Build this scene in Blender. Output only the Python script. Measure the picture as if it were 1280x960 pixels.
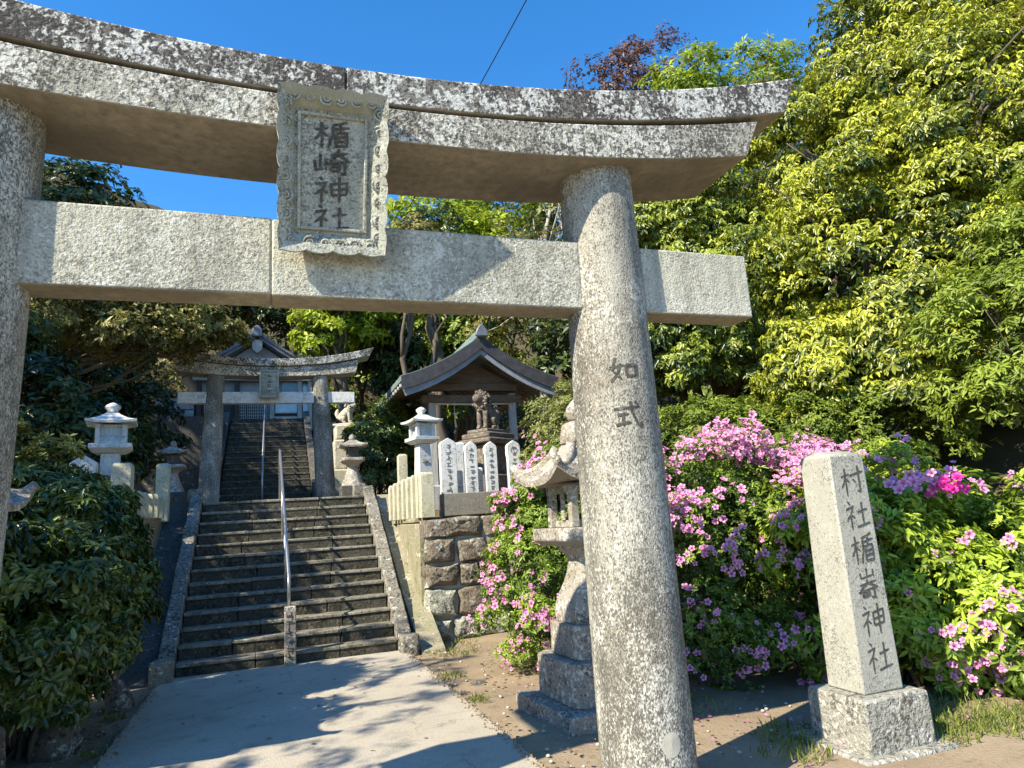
import bpy, math, random
import numpy as np
from mathutils import Vector, Matrix

for o in list(bpy.data.objects): bpy.data.objects.remove(o)
SC = bpy.context.scene
COL = SC.collection
R = math.radians
rnd = random.Random(7)

# ------------------------------------------------------------------ camera
cam_d = bpy.data.cameras.new('camera'); cam = bpy.data.objects.new('camera', cam_d); COL.objects.link(cam)
YAW, PITCH, ROLL, FPX = 0.342079693, 0.192874127, -0.063836809, 863.58
fw = Vector((math.sin(YAW)*math.cos(PITCH), math.cos(YAW)*math.cos(PITCH), math.sin(PITCH)))
rt = Vector((math.cos(YAW), -math.sin(YAW), 0)); up = rt.cross(fw)
r2 = rt*math.cos(ROLL)+up*math.sin(ROLL); u2 = -rt*math.sin(ROLL)+up*math.cos(ROLL)
mw = Matrix((r2, u2, -fw)).transposed().to_4x4(); mw.translation = (0, 0, 1.6)
cam.matrix_world = mw
cam_d.sensor_fit = 'HORIZONTAL'; cam_d.sensor_width = 36; cam_d.lens = FPX/1280*36
cam_d.clip_start = 0.05; cam_d.clip_end = 2000
SC.camera = cam

# ------------------------------------------------------------------ world, sun, exposure
EL = R(40); AZ = R(23)                       # light travels towards +X, a little towards +Y
ldir = Vector((math.cos(AZ)*math.cos(EL), math.sin(AZ)*math.cos(EL), -math.sin(EL)))
W = bpy.data.worlds.new('World'); SC.world = W; W.use_nodes = True
nt = W.node_tree; bg = nt.nodes['Background']
sky = nt.nodes.new('ShaderNodeTexSky'); sky.sky_type = 'NISHITA'; sky.sun_disc = False
sky.sun_elevation = EL; sky.sun_rotation = math.atan2(-ldir.x, -ldir.y)
sky.air_density = 1.0; sky.dust_density = 0.1; sky.ozone_density = 4.0; sky.altitude = 300
hs = nt.nodes.new('ShaderNodeHueSaturation'); hs.inputs['Saturation'].default_value = 1.28; nt.links.new(sky.outputs[0], hs.inputs['Color']); nt.links.new(hs.outputs[0], bg.inputs[0]); bg.inputs[1].default_value = 0.15
sd = bpy.data.lights.new('sun', 'SUN'); sd.energy = 5.0; sd.angle = R(0.5); sd.color = (1.0, 0.90, 0.72)
so = bpy.data.objects.new('sun', sd); COL.objects.link(so)
so.rotation_euler = ldir.to_track_quat('-Z', 'Y').to_euler()
SC.view_settings.view_transform = 'Standard'; SC.view_settings.look = 'None'
SC.view_settings.exposure = 1.05; SC.view_settings.gamma = 1.0

# ------------------------------------------------------------------ mesh builder
class MB:
    def __init__(s): s.v = []; s.f = []
    def add(s, vs, fs):
        n = len(s.v); s.v += [tuple(map(float, p)) for p in vs]; s.f += [tuple(i+n for i in f) for f in fs]; return s
    def box(s, x0, x1, y0, y1, z0, z1, tx=0, ty=0):       # tx, ty: inward taper of the top
        vs = [(x0,y0,z0),(x1,y0,z0),(x1,y1,z0),(x0,y1,z0),(x0+tx,y0+ty,z1),(x1-tx,y0+ty,z1),(x1-tx,y1-ty,z1),(x0+tx,y1-ty,z1)]
        return s.add(vs, [(3,2,1,0),(4,5,6,7),(0,1,5,4),(1,2,6,5),(2,3,7,6),(3,0,4,7)])
    def prism(s, poly, axis, a, b):                        # polygon in the two other axes, extruded along axis
        def P(p, t):
            return (t,p[0],p[1]) if axis == 'x' else (p[0],t,p[1]) if axis == 'y' else (p[0],p[1],t)
        n = len(poly)
        ar = sum(poly[i][0]*poly[(i+1)%n][1]-poly[(i+1)%n][0]*poly[i][1] for i in range(n))
        flip = (ar > 0) == (axis == 'y')
        if flip: poly = poly[::-1]
        vs = [P(p,a) for p in poly]+[P(p,b) for p in poly]
        return s.add(vs, [tuple(range(n))[::-1], tuple(range(n,2*n))]+[(i,(i+1)%n,n+(i+1)%n,n+i) for i in range(n)])
    def rings(s, rings, cap=True, closed=True):            # loft through rings of equal length
        n = len(rings[0]); vs = [p for r in rings for p in r]; fs = []
        for k in range(len(rings)-1):
            for i in range(n if closed else n-1):
                j = (i+1) % n; fs.append((k*n+i, k*n+j, (k+1)*n+j, (k+1)*n+i))
        if cap: fs += [tuple(range(n))[::-1], tuple(range((len(rings)-1)*n, len(rings)*n))]
        return s.add(vs, fs)
    def lathe(s, prof, n=24, c=(0,0,0), rot=0, cap=True):
        return s.rings([[(c[0]+r*math.cos(2*math.pi*i/n+rot), c[1]+r*math.sin(2*math.pi*i/n+rot), c[2]+z) for i in range(n)] for r, z in prof], cap)
    def tube(s, pts, rad, n=8, cap=True):
        pts = [Vector(p) for p in pts]
        if not hasattr(rad, '__len__'): rad = [rad]*len(pts)
        rings = []; ref = None
        for i, p in enumerate(pts):
            d = (pts[min(i+1,len(pts)-1)]-pts[max(i-1,0)]).normalized()
            if ref is None: ref = d.orthogonal().normalized()
            ref = (ref-d*ref.dot(d)).normalized(); b = d.cross(ref)
            rings.append([p+(ref*math.cos(2*math.pi*k/n)+b*math.sin(2*math.pi*k/n))*rad[i] for k in range(n)])
        return s.rings(rings, cap)
    def jitter(s, a, seed=0):
        r = random.Random(seed); s.v = [tuple(c+r.uniform(-a,a) for c in p) for p in s.v]; return s
    def build(s, name, mat, parent=None, bevel=0, smooth=False, label=None, seg=2):
        me = bpy.data.meshes.new(name); me.from_pydata(s.v, [], s.f); me.update()
        if mat: me.materials.append(mat)
        if smooth: me.polygons.foreach_set('use_smooth', [True]*len(me.polygons))
        o = bpy.data.objects.new(name, me); COL.objects.link(o)
        if parent is not None: o.parent = parent
        if bevel:
            m = o.modifiers.new('bevel', 'BEVEL'); m.width = bevel; m.segments = seg; m.limit_method = 'ANGLE'; m.angle_limit = R(30)
        if smooth == 'auto' or bevel:
            me.polygons.foreach_set('use_smooth', [True]*len(me.polygons)); me.set_sharp_from_angle(angle=R(40))
        if label: o['label'] = label
        return o

def tag(o, label, cat, group=None, kind=None):
    if label: o['label'] = label
    if cat: o['category'] = cat
    if group: o['group'] = group
    if kind: o['kind'] = kind
    return o
def thing(name, label, cat, loc=(0,0,0), rz=0, group=None):
    o = bpy.data.objects.new(name, None); o.empty_display_size = 0.1; COL.objects.link(o)
    o.location = loc; o.rotation_euler = (0,0,rz)
    return tag(o, label, cat, group)
def copy_tree(o, parent=None):
    c = o.copy(); COL.objects.link(c)
    if parent is not None: c.parent = parent
    for ch in list(o.children): copy_tree(ch, c)
    return c
def structure(name, mb, mat, **k):
    o = mb.build(name, mat, **k); o['kind'] = 'structure'; return o
def clone(o, parent, loc=None):
    c = o.copy(); COL.objects.link(c); c.parent = parent
    if loc is not None: c.location = loc
    return c

# ------------------------------------------------------------------ materials
def new_mat(name):
    m = bpy.data.materials.new(name); m.use_nodes = True
    return m, m.node_tree, m.node_tree.nodes['Principled BSDF']
def nd(t, kind, **k):
    n = t.nodes.new(kind)
    for a, b in k.items(): setattr(n, a, b)
    return n
def noise(t, vec, scale, detail=6, rough=0.6, dist=0):
    n = nd(t, 'ShaderNodeTexNoise'); n.inputs['Scale'].default_value = scale; n.inputs['Detail'].default_value = detail
    n.inputs['Roughness'].default_value = rough; n.inputs['Distortion'].default_value = dist
    t.links.new(vec, n.inputs['Vector']); return n.outputs['Fac']
def ramp(t, fac, stops):
    n = nd(t, 'ShaderNodeValToRGB'); cr = n.color_ramp
    while len(cr.elements) < len(stops): cr.elements.new(0.5)
    for e, (p, c) in zip(cr.elements, stops):
        e.position = p; e.color = (c, c, c, 1) if not hasattr(c, '__len__') else (*c, 1)
    t.links.new(fac, n.inputs[0]); return n.outputs[0]
def mix(t, fac, a, b, mode='MIX'):
    n = nd(t, 'ShaderNodeMix', data_type='RGBA', blend_type=mode)
    for i, x in ((0, fac), (6, a), (7, b)):
        if hasattr(x, 'is_linked') or hasattr(x, 'links'): t.links.new(x, n.inputs[i])
        else: n.inputs[i].default_value = x if i == 0 else (*x, 1)
    return n.outputs[2]
def bump(t, bsdf, h, strength=0.5, dist=0.01):
    n = nd(t, 'ShaderNodeBump'); n.inputs['Strength'].default_value = strength; n.inputs['Distance'].default_value = dist
    t.links.new(h, n.inputs['Height']); t.links.new(n.outputs[0], bsdf.inputs['Normal'])
def coords(t, rand=True, scale=(1,1,1)):
    tc = nd(t, 'ShaderNodeTexCoord'); v = tc.outputs['Object']
    if rand:
        oi = nd(t, 'ShaderNodeObjectInfo'); mm = nd(t, 'ShaderNodeMath', operation='MULTIPLY'); mm.inputs[1].default_value = 37.0
        t.links.new(oi.outputs['Random'], mm.inputs[0])
        va = nd(t, 'ShaderNodeVectorMath', operation='ADD'); t.links.new(v, va.inputs[0]); t.links.new(mm.outputs[0], va.inputs[1]); v = va.outputs[0]
    if scale != (1,1,1):
        vm = nd(t, 'ShaderNodeVectorMath', operation='MULTIPLY'); vm.inputs[1].default_value = scale; t.links.new(v, vm.inputs[0]); v = vm.outputs[0]
    return v
def math_(t, op, a, b=None, c=None):
    n = nd(t, 'ShaderNodeMath', operation=op)
    for i, x in enumerate((a, b, c)):
        if x is None: continue
        if hasattr(x, 'links'): t.links.new(x, n.inputs[i])
        else: n.inputs[i].default_value = x
    return n.outputs[0]
def stone(name, base, dark=(0.05,0.047,0.04), pale=(0.6,0.58,0.52), d_amt=0.5, p_amt=0.3, speck=55, patch=2.2, tint=None, bstr=0.5, stretch=(1,1,1), bdist=0.012, rough=0.9, soft=.05, under=None, streak=0):
    """weathered stone: mineral grain, dark and pale lichen specks that thicken in patches; no lichen under overhangs"""
    m, t, b = new_mat(name); v = coords(t, True, stretch)
    big = noise(t, v, patch, 4, 0.6); grain = noise(t, v, speck, 2, 0.6, .4); mid = noise(t, v, speck*0.3, 4, 0.65); fine = noise(t, v, speck*3.2, 2, 0.6)
    c = mix(t, ramp(t, fine, [(0.36,0.0),(0.64,1.0)]), tuple(x*0.76 for x in base), tuple(min(1,x*1.22) for x in base))
    if tint: c = mix(t, ramp(t, noise(t, v, patch*1.7, 5, 0.65), [(0.46,0.0),(0.68,0.85)]), c, tint)
    if streak:
        vs_ = nd(t, 'ShaderNodeVectorMath', operation='MULTIPLY'); vs_.inputs[1].default_value = (7, 7, .45); t.links.new(v, vs_.inputs[0])
        c = mix(t, ramp(t, noise(t, vs_.outputs[0], 1.0, 5, .6), [(0.42,0.0),(0.66,streak)]), c, tuple(x*.42 for x in base))
    bare = c
    hd = math_(t, 'MULTIPLY_ADD', grain, .8, math_(t, 'MULTIPLY_ADD', mid, .4, math_(t, 'MULTIPLY', big, .5)))
    lo = .85+.105*(1.7-1.8*d_amt)
    c = mix(t, ramp(t, hd, [(max(0,lo-soft),0.0),(min(1,lo+soft),0.9)]), c, dark)
    pm = noise(t, v, patch*2.3, 3, 0.6)
    hp = math_(t, 'MULTIPLY_ADD', noise(t, v, speck*0.8, 2, 0.6, 0.6), .8, math_(t, 'MULTIPLY_ADD', noise(t, v, speck*.22, 3, .6), .3, math_(t, 'MULTIPLY', pm, .45)))
    lp = .775+.10*(1.7-1.8*p_amt)
    c = mix(t, ramp(t, hp, [(max(0,lp-soft),0.0),(min(1,lp+soft),0.9)]), c, pale)
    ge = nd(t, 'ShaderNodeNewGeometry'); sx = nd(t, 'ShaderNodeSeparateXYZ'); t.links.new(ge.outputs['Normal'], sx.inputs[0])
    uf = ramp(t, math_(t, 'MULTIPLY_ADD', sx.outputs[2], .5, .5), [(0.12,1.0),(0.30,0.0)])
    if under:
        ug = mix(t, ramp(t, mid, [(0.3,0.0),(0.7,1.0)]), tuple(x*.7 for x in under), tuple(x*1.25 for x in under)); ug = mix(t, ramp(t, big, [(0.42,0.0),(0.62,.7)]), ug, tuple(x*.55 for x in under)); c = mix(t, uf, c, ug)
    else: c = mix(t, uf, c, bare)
    t.links.new(c, b.inputs['Base Color']); b.inputs['Roughness'].default_value = rough; b.inputs['Specular IOR Level'].default_value = 0.25
    bump(t, b, math_(t, 'MULTIPLY_ADD', grain, .6, math_(t, 'MULTIPLY', mid, .6)), bstr, bdist)
    return m
def plain(name, col, rough=0.7, var=0.25, scale=6, metal=0, bstr=0.15, spec=0.3, stretch=(1,1,1)):
    m, t, b = new_mat(name); v = coords(t, True, stretch); n = noise(t, v, scale, 6, 0.65)
    c = mix(t, ramp(t, n, [(0.3,0.0),(0.7,1.0)]), tuple(x*(1-var) for x in col), tuple(min(1,x*(1+var)) for x in col))
    t.links.new(c, b.inputs['Base Color']); b.inputs['Roughness'].default_value = rough; b.inputs['Metallic'].default_value = metal
    b.inputs['Specular IOR Level'].default_value = spec
    bump(t, b, noise(t, v, scale*6, 4, 0.6), bstr, 0.01); return m
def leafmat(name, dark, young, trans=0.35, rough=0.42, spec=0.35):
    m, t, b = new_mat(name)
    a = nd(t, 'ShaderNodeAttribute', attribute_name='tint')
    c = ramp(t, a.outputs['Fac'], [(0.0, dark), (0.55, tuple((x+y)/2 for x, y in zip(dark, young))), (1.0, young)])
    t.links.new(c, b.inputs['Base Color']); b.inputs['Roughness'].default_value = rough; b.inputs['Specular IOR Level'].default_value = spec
    tr = nd(t, 'ShaderNodeBsdfTranslucent'); ms = nd(t, 'ShaderNodeMixShader'); ms.inputs[0].default_value = trans
    cy = mix(t, 0.5, c, (1.0, 0.95, 0.25), 'MULTIPLY'); t.links.new(c, tr.inputs['Color'])
    t.links.new(b.outputs[0], ms.inputs[1]); t.links.new(tr.outputs[0], ms.inputs[2])
    t.links.new(ms.outputs[0], t.nodes['Material Output'].inputs['Surface']); return m

M = {}
M['lintel'] = stone('lichen_granite', (0.22,0.21,0.18), dark=(0.05,0.045,0.042), pale=(0.60,0.60,0.55), d_amt=1.05, p_amt=0.68, speck=46, patch=1.1, tint=(0.15,0.125,0.11), bstr=0.9, under=(0.27,0.235,0.17), streak=.7)
M['shimaki'] = stone('lichen_granite_pale', (0.36,0.345,0.28), dark=(0.075,0.068,0.06), pale=(0.64,0.63,0.55), d_amt=0.98, p_amt=0.58, speck=52, patch=1.3, tint=(0.24,0.215,0.18), bstr=0.9, under=(0.29,0.25,0.18))
M['nuki'] = stone('tooled_granite', (0.48,0.465,0.37), dark=(0.17,0.165,0.135), pale=(0.62,0.61,0.54), d_amt=0.62, p_amt=0.40, speck=75, patch=1.3, tint=(0.37,0.36,0.28), bstr=1.0, bdist=0.012, soft=.08, under=(0.31,0.27,0.185), streak=.55)
M['pillar'] = stone('pillar_granite', (0.36,0.345,0.285), dark=(0.085,0.08,0.068), pale=(0.58,0.57,0.50), d_amt=0.92, p_amt=0.42, speck=115, patch=1.5, tint=(0.22,0.19,0.145), bstr=0.9, stretch=(1,1,0.6), soft=.07, streak=.9)
M['plaque'] = stone('plaque_granite', (0.34,0.345,0.29), dark=(0.11,0.11,0.09), pale=(0.48,0.49,0.42), d_amt=0.62, p_amt=0.4, speck=85, patch=3, tint=(0.27,0.28,0.21), bstr=0.9, bdist=0.008, soft=.07)
M['oldstone'] = stone('old_lantern_stone', (0.30,0.28,0.235), dark=(0.08,0.075,0.06), pale=(0.58,0.56,0.5), d_amt=0.55, p_amt=0.45, speck=45, patch=3, tint=(0.26,0.20,0.15), bstr=0.7)
M['basestone'] = stone('base_stone', (0.25,0.215,0.175), dark=(0.06,0.055,0.05), pale=(0.5,0.47,0.4), d_amt=0.55, p_amt=0.5, speck=36, patch=3.5, bstr=0.9)
M['monument'] = stone('monument_granite', (0.345,0.34,0.285), dark=(0.13,0.125,0.105), pale=(0.47,0.46,0.40), d_amt=0.55, p_amt=0.3, speck=85, patch=2.5, bstr=0.6, bdist=0.006)
M['monbase'] = stone('rough_granite', (0.29,0.28,0.235), dark=(0.09,0.085,0.07), pale=(0.55,0.53,0.46), d_amt=0.5, p_amt=0.35, speck=34, patch=4, bstr=1.0, bdist=0.03)
M['step'] = stone('step_stone', (0.23,0.21,0.165), dark=(0.06,0.058,0.042), pale=(0.36,0.34,0.275), d_amt=0.5, p_amt=0.25, speck=30, patch=3, tint=(0.085,0.085,0.05), bstr=0.8)  # treads: worn pale edges, with the lit nosing lines put into the tone too
M['riser'] = stone('shade_toned_riser_stone', (0.068,0.062,0.047), dark=(0.022,0.022,0.016), pale=(0.15,0.135,0.10), d_amt=0.6, p_amt=0.25, speck=24, patch=2.5, tint=(0.05,0.052,0.03), bstr=1.0, bdist=.02)  # dirty mossy stone, darkened further to put the risers' shade into the colour
M['curb'] = stone('curb_stone', (0.20,0.185,0.15), dark=(0.05,0.05,0.038), pale=(0.52,0.52,0.48), d_amt=0.6, p_amt=0.22, speck=26, patch=4, bstr=0.7)
M['wallstone'] = stone('wall_stone', (0.19,0.16,0.12), dark=(0.045,0.04,0.035), pale=(0.42,0.42,0.35), d_amt=0.5, p_amt=0.3, speck=24, patch=3, tint=(0.14,0.10,0.075), bstr=1.0, bdist=0.03)
M['wallpale'] = stone('mossy_wall_stone', (0.30,0.30,0.24), dark=(0.06,0.06,0.05), pale=(0.52,0.54,0.47), d_amt=0.5, p_amt=0.6, speck=26, patch=4, bstr=1.0, bdist=0.03)
M['mortar'] = plain('mortar', (0.40,0.38,0.31), 0.95, 0.25, 9)
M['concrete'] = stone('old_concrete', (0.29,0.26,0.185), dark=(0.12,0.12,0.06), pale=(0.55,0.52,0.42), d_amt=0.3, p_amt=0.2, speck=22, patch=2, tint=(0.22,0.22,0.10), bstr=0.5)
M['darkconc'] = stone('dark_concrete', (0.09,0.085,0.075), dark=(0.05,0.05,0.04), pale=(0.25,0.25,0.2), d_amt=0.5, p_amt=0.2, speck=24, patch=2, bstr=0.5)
M['browncurb'] = stone('brown_granite_block', (0.22,0.20,0.16), dark=(0.09,0.08,0.06), pale=(0.33,0.32,0.27), d_amt=0.4, p_amt=0.2, speck=80, patch=4, bstr=0.4)
M['fence'] = stone('cream_stone', (0.50,0.47,0.34), dark=(0.2,0.19,0.12), pale=(0.62,0.6,0.48), d_amt=0.3, p_amt=0.2, speck=60, patch=4, tint=(0.38,0.37,0.24), bstr=0.3)
M['white'] = stone('white_granite', (0.60,0.605,0.585), dark=(0.22,0.22,0.19), pale=(0.70,0.70,0.68), d_amt=.32, p_amt=.3, speck=60, patch=5, tint=(0.46,0.46,0.42), bstr=.25, soft=.09)
M['ink'] = stone('dark_carving', (0.075,0.072,0.06), dark=(0.03,0.03,0.025), pale=(0.20,0.195,0.16), d_amt=.6, p_amt=.2, speck=90, patch=9, bstr=.6)
M['inkgrey'] = plain('grey_carving', (0.16,0.155,0.14), 0.95, 0.3, 60)
M['metal'] = plain('galvanised_pipe', (0.45,0.46,0.47), 0.38, 0.2, 20, metal=0.85, bstr=0.05)
M['copper'] = plain('verdigris_copper', (0.17,0.225,0.21), 0.55, 0.3, 5, bstr=0.1, stretch=(3,1,3))
M['roofdark'] = plain('weathered_eave', (0.045,0.045,0.05), 0.6, 0.4, 8)
M['eaveblue'] = plain('grey_blue_board', (0.20,0.22,0.25), 0.6, 0.2, 8)
M['wood'] = plain('weathered_timber', (0.14,0.105,0.075), 0.75, 0.35, 5, stretch=(1,1,5))
M['woodgrey'] = plain('grey_timber_post', (0.36,0.37,0.35), 0.7, 0.25, 5, stretch=(4,4,0.6))
M['rope'] = plain('straw_rope', (0.55,0.50,0.36), 0.9, 0.2, 40)
M['tile'] = plain('grey_roof_tile', (0.13,0.14,0.16), 0.4, 0.3, 9, spec=0.5)
M['hallwall'] = plain('grey_plaster', (0.30,0.33,0.37), 0.85, 0.15, 6)
M['darkwood'] = plain('dark_timber', (0.06,0.05,0.045), 0.7, 0.3, 5)
M['glass'] = plain('window_glass', (0.05,0.07,0.08), 0.08, 0.3, 2, spec=0.9, bstr=0)
M['paleglass'] = plain('curtained_glass', (0.38,0.48,0.52), 0.15, 0.2, 3, spec=0.7, bstr=0)
M['paper'] = plain('white_paper', (0.72,0.73,0.74), 0.85, 0.05, 20)
M['bronze'] = stone('dark_statue_stone', (0.15,0.12,0.09), dark=(0.04,0.035,0.03), pale=(0.34,0.31,0.26), d_amt=0.5, p_amt=0.4, speck=50, patch=5, bstr=0.8)
M['palestone'] = stone('pale_rock', (0.45,0.42,0.33), dark=(0.15,0.14,0.1), pale=(0.6,0.58,0.5), d_amt=0.4, p_amt=0.4, speck=40, patch=4, bstr=0.8)
M['rock'] = stone('garden_rock', (0.13,0.11,0.085), dark=(0.04,0.038,0.03), pale=(0.40,0.38,0.32), d_amt=0.55, p_amt=0.4, speck=22, patch=4, bstr=1.0, bdist=0.03)
M['bark'] = plain('bark', (0.11,0.09,0.065), 0.9, 0.45, 7, bstr=0.6, stretch=(1,1,0.3))
M['palebark'] = plain('pale_bark', (0.30,0.27,0.21), 0.9, 0.4, 7, bstr=0.5, stretch=(1,1,0.3))
M['cable'] = plain('black_cable', (0.02,0.02,0.02), 0.6, 0.1, 10)
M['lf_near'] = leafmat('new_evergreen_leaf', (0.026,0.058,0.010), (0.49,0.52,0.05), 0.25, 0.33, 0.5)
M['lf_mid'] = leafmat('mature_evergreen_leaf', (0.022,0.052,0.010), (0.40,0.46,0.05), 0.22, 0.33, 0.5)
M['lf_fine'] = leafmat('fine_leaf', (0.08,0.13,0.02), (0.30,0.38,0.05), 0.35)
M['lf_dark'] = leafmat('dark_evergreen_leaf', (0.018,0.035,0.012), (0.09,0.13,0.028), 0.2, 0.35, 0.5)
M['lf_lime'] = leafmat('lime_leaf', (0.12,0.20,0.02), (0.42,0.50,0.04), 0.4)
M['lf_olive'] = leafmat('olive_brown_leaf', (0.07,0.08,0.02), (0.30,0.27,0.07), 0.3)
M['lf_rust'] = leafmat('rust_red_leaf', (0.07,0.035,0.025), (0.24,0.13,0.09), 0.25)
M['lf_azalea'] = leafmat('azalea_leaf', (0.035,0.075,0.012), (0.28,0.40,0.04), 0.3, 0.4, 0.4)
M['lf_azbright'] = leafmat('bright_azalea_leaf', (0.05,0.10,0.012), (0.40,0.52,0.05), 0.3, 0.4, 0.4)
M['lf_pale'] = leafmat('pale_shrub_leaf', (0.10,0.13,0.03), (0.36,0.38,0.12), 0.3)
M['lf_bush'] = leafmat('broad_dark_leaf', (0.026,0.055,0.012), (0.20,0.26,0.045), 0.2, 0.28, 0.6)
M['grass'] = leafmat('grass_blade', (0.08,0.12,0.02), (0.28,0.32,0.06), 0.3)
M['litter'] = leafmat('dry_leaf', (0.10,0.06,0.03), (0.30,0.21,0.11), 0.1)
def petalmat():
    m, t, b = new_mat('azalea_petal'); a = nd(t, 'ShaderNodeAttribute', attribute_name='tint')
    oi = nd(t, 'ShaderNodeObjectInfo')
    c1 = mix(t, ramp(t, oi.outputs['Random'], [(0.0,0.0),(1.0,1.0)]), (0.81,0.42,0.70), (0.83,0.42,0.60))
    c = mix(t, a.outputs['Fac'], (0.68,0.14,0.42), c1)
    t.links.new(c, b.inputs['Base Color']); b.inputs['Roughness'].default_value = 0.55
    tr = nd(t, 'ShaderNodeBsdfTranslucent'); ms = nd(t, 'ShaderNodeMixShader'); ms.inputs[0].default_value = 0.35
    t.links.new(c, tr.inputs['Color']); t.links.new(b.outputs[0], ms.inputs[1]); t.links.new(tr.outputs[0], ms.inputs[2])
    t.links.new(ms.outputs[0], t.nodes['Material Output'].inputs['Surface']); return m
M['petal'] = petalmat()
def groundmat(name, a, b2, c2, scale, pebble=40, bs=0.6, crack=False):
    m, t, b = new_mat(name); v = coords(t, False)
    n1 = noise(t, v, scale, 6, 0.6); n2 = noise(t, v, pebble, 3, 0.7); n3 = noise(t, v, scale*4.3, 5, 0.65)
    c = mix(t, ramp(t, n1, [(0.35,0.0),(0.65,1.0)]), a, b2); c = mix(t, ramp(t, n3, [(0.56,0.0),(0.72,0.8)]), c, c2)
    c = mix(t, ramp(t, n2, [(0.3,0.35),(0.5,0.0)]), c, tuple(x*0.45 for x in a))
    c = mix(t, ramp(t, noise(t, v, pebble*2.2, 2, 0.5), [(0.66,0.0),(0.72,0.6)]), c, tuple(min(1,x*1.5) for x in b2))
    if crack:
        wv = nd(t, 'ShaderNodeTexNoise'); wv.inputs['Scale'].default_value = 3.0; wv.inputs['Detail'].default_value = 5; t.links.new(v, wv.inputs['Vector'])
        vm = nd(t, 'ShaderNodeVectorMath', operation='MULTIPLY_ADD'); vm.inputs[1].default_value = (.5,.5,.5); t.links.new(wv.outputs['Color'], vm.inputs[0]); t.links.new(v, vm.inputs[2])
        vo = nd(t, 'ShaderNodeTexVoronoi', feature='DISTANCE_TO_EDGE'); vo.inputs['Scale'].default_value = .62; t.links.new(vm.outputs[0], vo.inputs['Vector'])
        keep = ramp(t, noise(t, v, .9, 2, .5), [(0.47,0.0),(0.55,1.0)]); ck = math_(t, 'MULTIPLY', ramp(t, vo.outputs['Distance'], [(0.0,.5),(0.006,0.0)]), keep)
        c = mix(t, ck, c, (0.09,0.08,0.06)); c = mix(t, ramp(t, noise(t, v, 2.6, 6, .7), [(0.55,0.0),(0.75,.55)]), c, (0.20,0.185,0.14)); c = mix(t, ramp(t, noise(t, v, 150, 2, .6), [(0.56,0.0),(0.62,.5)]), c, (0.16,0.15,0.13))
    t.links.new(c, b.inputs['Base Color']); b.inputs['Roughness'].default_value = 0.95; b.inputs['Specular IOR Level'].default_value = 0.15
    bump(t, b, n2, bs, 0.012); return m
M['dirt'] = groundmat('packed_earth', (0.25,0.19,0.125), (0.34,0.27,0.18), (0.17,0.14,0.085), 1.3, 45, 0.8)
M['hill'] = groundmat('forest_floor', (0.07,0.055,0.03), (0.11,0.09,0.045), (0.05,0.06,0.02), 0.7, 18)
M['path'] = groundmat('worn_concrete', (0.42,0.375,0.295), (0.48,0.435,0.35), (0.33,0.295,0.235), 1.1, 90, 0.5, True)

# ------------------------------------------------------------------ leaves (one joined mesh per crown)
def raw_mesh(name, V, loops, counts, mat, parent=None, tint=None, smooth=False):
    me = bpy.data.meshes.new(name); me.vertices.add(len(V)); me.vertices.foreach_set('co', V.astype(np.float32).ravel())
    me.loops.add(len(loops)); me.loops.foreach_set('vertex_index', loops.astype(np.int32))
    starts = np.concatenate(([0], np.cumsum(counts)[:-1])).astype(np.int32)
    me.polygons.add(len(counts)); me.polygons.foreach_set('loop_start', starts); me.polygons.foreach_set('loop_total', counts.astype(np.int32))
    if smooth: me.polygons.foreach_set('use_smooth', np.ones(len(counts), dtype=bool))
    me.update(calc_edges=True)
    if tint is not None:
        at = me.attributes.new('tint', 'FLOAT', 'POINT'); at.data.foreach_set('value', tint.astype(np.float32))
    me.materials.append(mat); o = bpy.data.objects.new(name, me); COL.objects.link(o)
    if parent is not None: o.parent = parent
    return o
def nrm(a): return a/np.maximum(np.linalg.norm(a, axis=1, keepdims=True), 1e-9)
def leaf_mesh(name, pos, d, n, L, Wd, tint, mat, parent=None, fine=True):
    """pos, d (length direction), n (face normal): arrays; builds folded, slightly curled leaves"""
    K = len(pos); d = nrm(d); s = nrm(np.cross(d, n)); n = np.cross(s, d); L = L[:,None]; w = Wd[:,None]
    if fine:
        vs = [pos, pos+d*L*.32+s*w*.5+n*w*.16, pos+d*L*.68+s*w*.38+n*w*.08, pos+d*L-n*L*.14, pos+d*L*.68-s*w*.38+n*w*.08, pos+d*L*.32-s*w*.5+n*w*.16]
        idx = np.array([0,1,2,3, 0,3,4,5]); k = 6; cnt = np.full(2*K, 4)
    else:
        vs = [pos, pos+d*L*.45+s*w*.5+n*w*.12, pos+d*L-n*L*.1, pos+d*L*.45-s*w*.5+n*w*.12]
        idx = np.array([0,1,2, 0,2,3]); k = 4; cnt = np.full(2*K, 3)
    V = np.stack(vs, 1).reshape(-1, 3); loops = (np.arange(K)[:,None]*k+idx[None]).ravel()
    return raw_mesh(name, V, loops, cnt, mat, parent, np.repeat(tint, k))
def tufts(rg, pos, axis, tint, per, L, Wd, droop, pol=(0.9,1.75)):
    """whorls of leaves round twig ends"""
    T = len(pos); p = np.repeat(pos, per, 0); a = nrm(np.repeat(axis, per, 0)); K = T*per
    rv = rg.normal(size=(K,3)); pr = nrm(rv-a*np.sum(rv*a, 1, keepdims=True)); th = rg.uniform(*pol, K)[:,None]
    d = a*np.cos(th)+pr*np.sin(th); d[:,2] -= droop*rg.uniform(.6,1.3,K); d = nrm(d)
    n = a-d*np.sum(a*d, 1, keepdims=True)+rg.normal(size=(K,3))*.25
    LL = L*rg.uniform(.45,1.35,K); t = np.clip(np.repeat(tint, per)+rg.normal(size=K)*.17, 0, 1)
    return p+d*L*.12+rg.normal(size=(K,3))*L*.12, d, n, LL, Wd*LL/L*rg.uniform(.8,1.15,K), t
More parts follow.
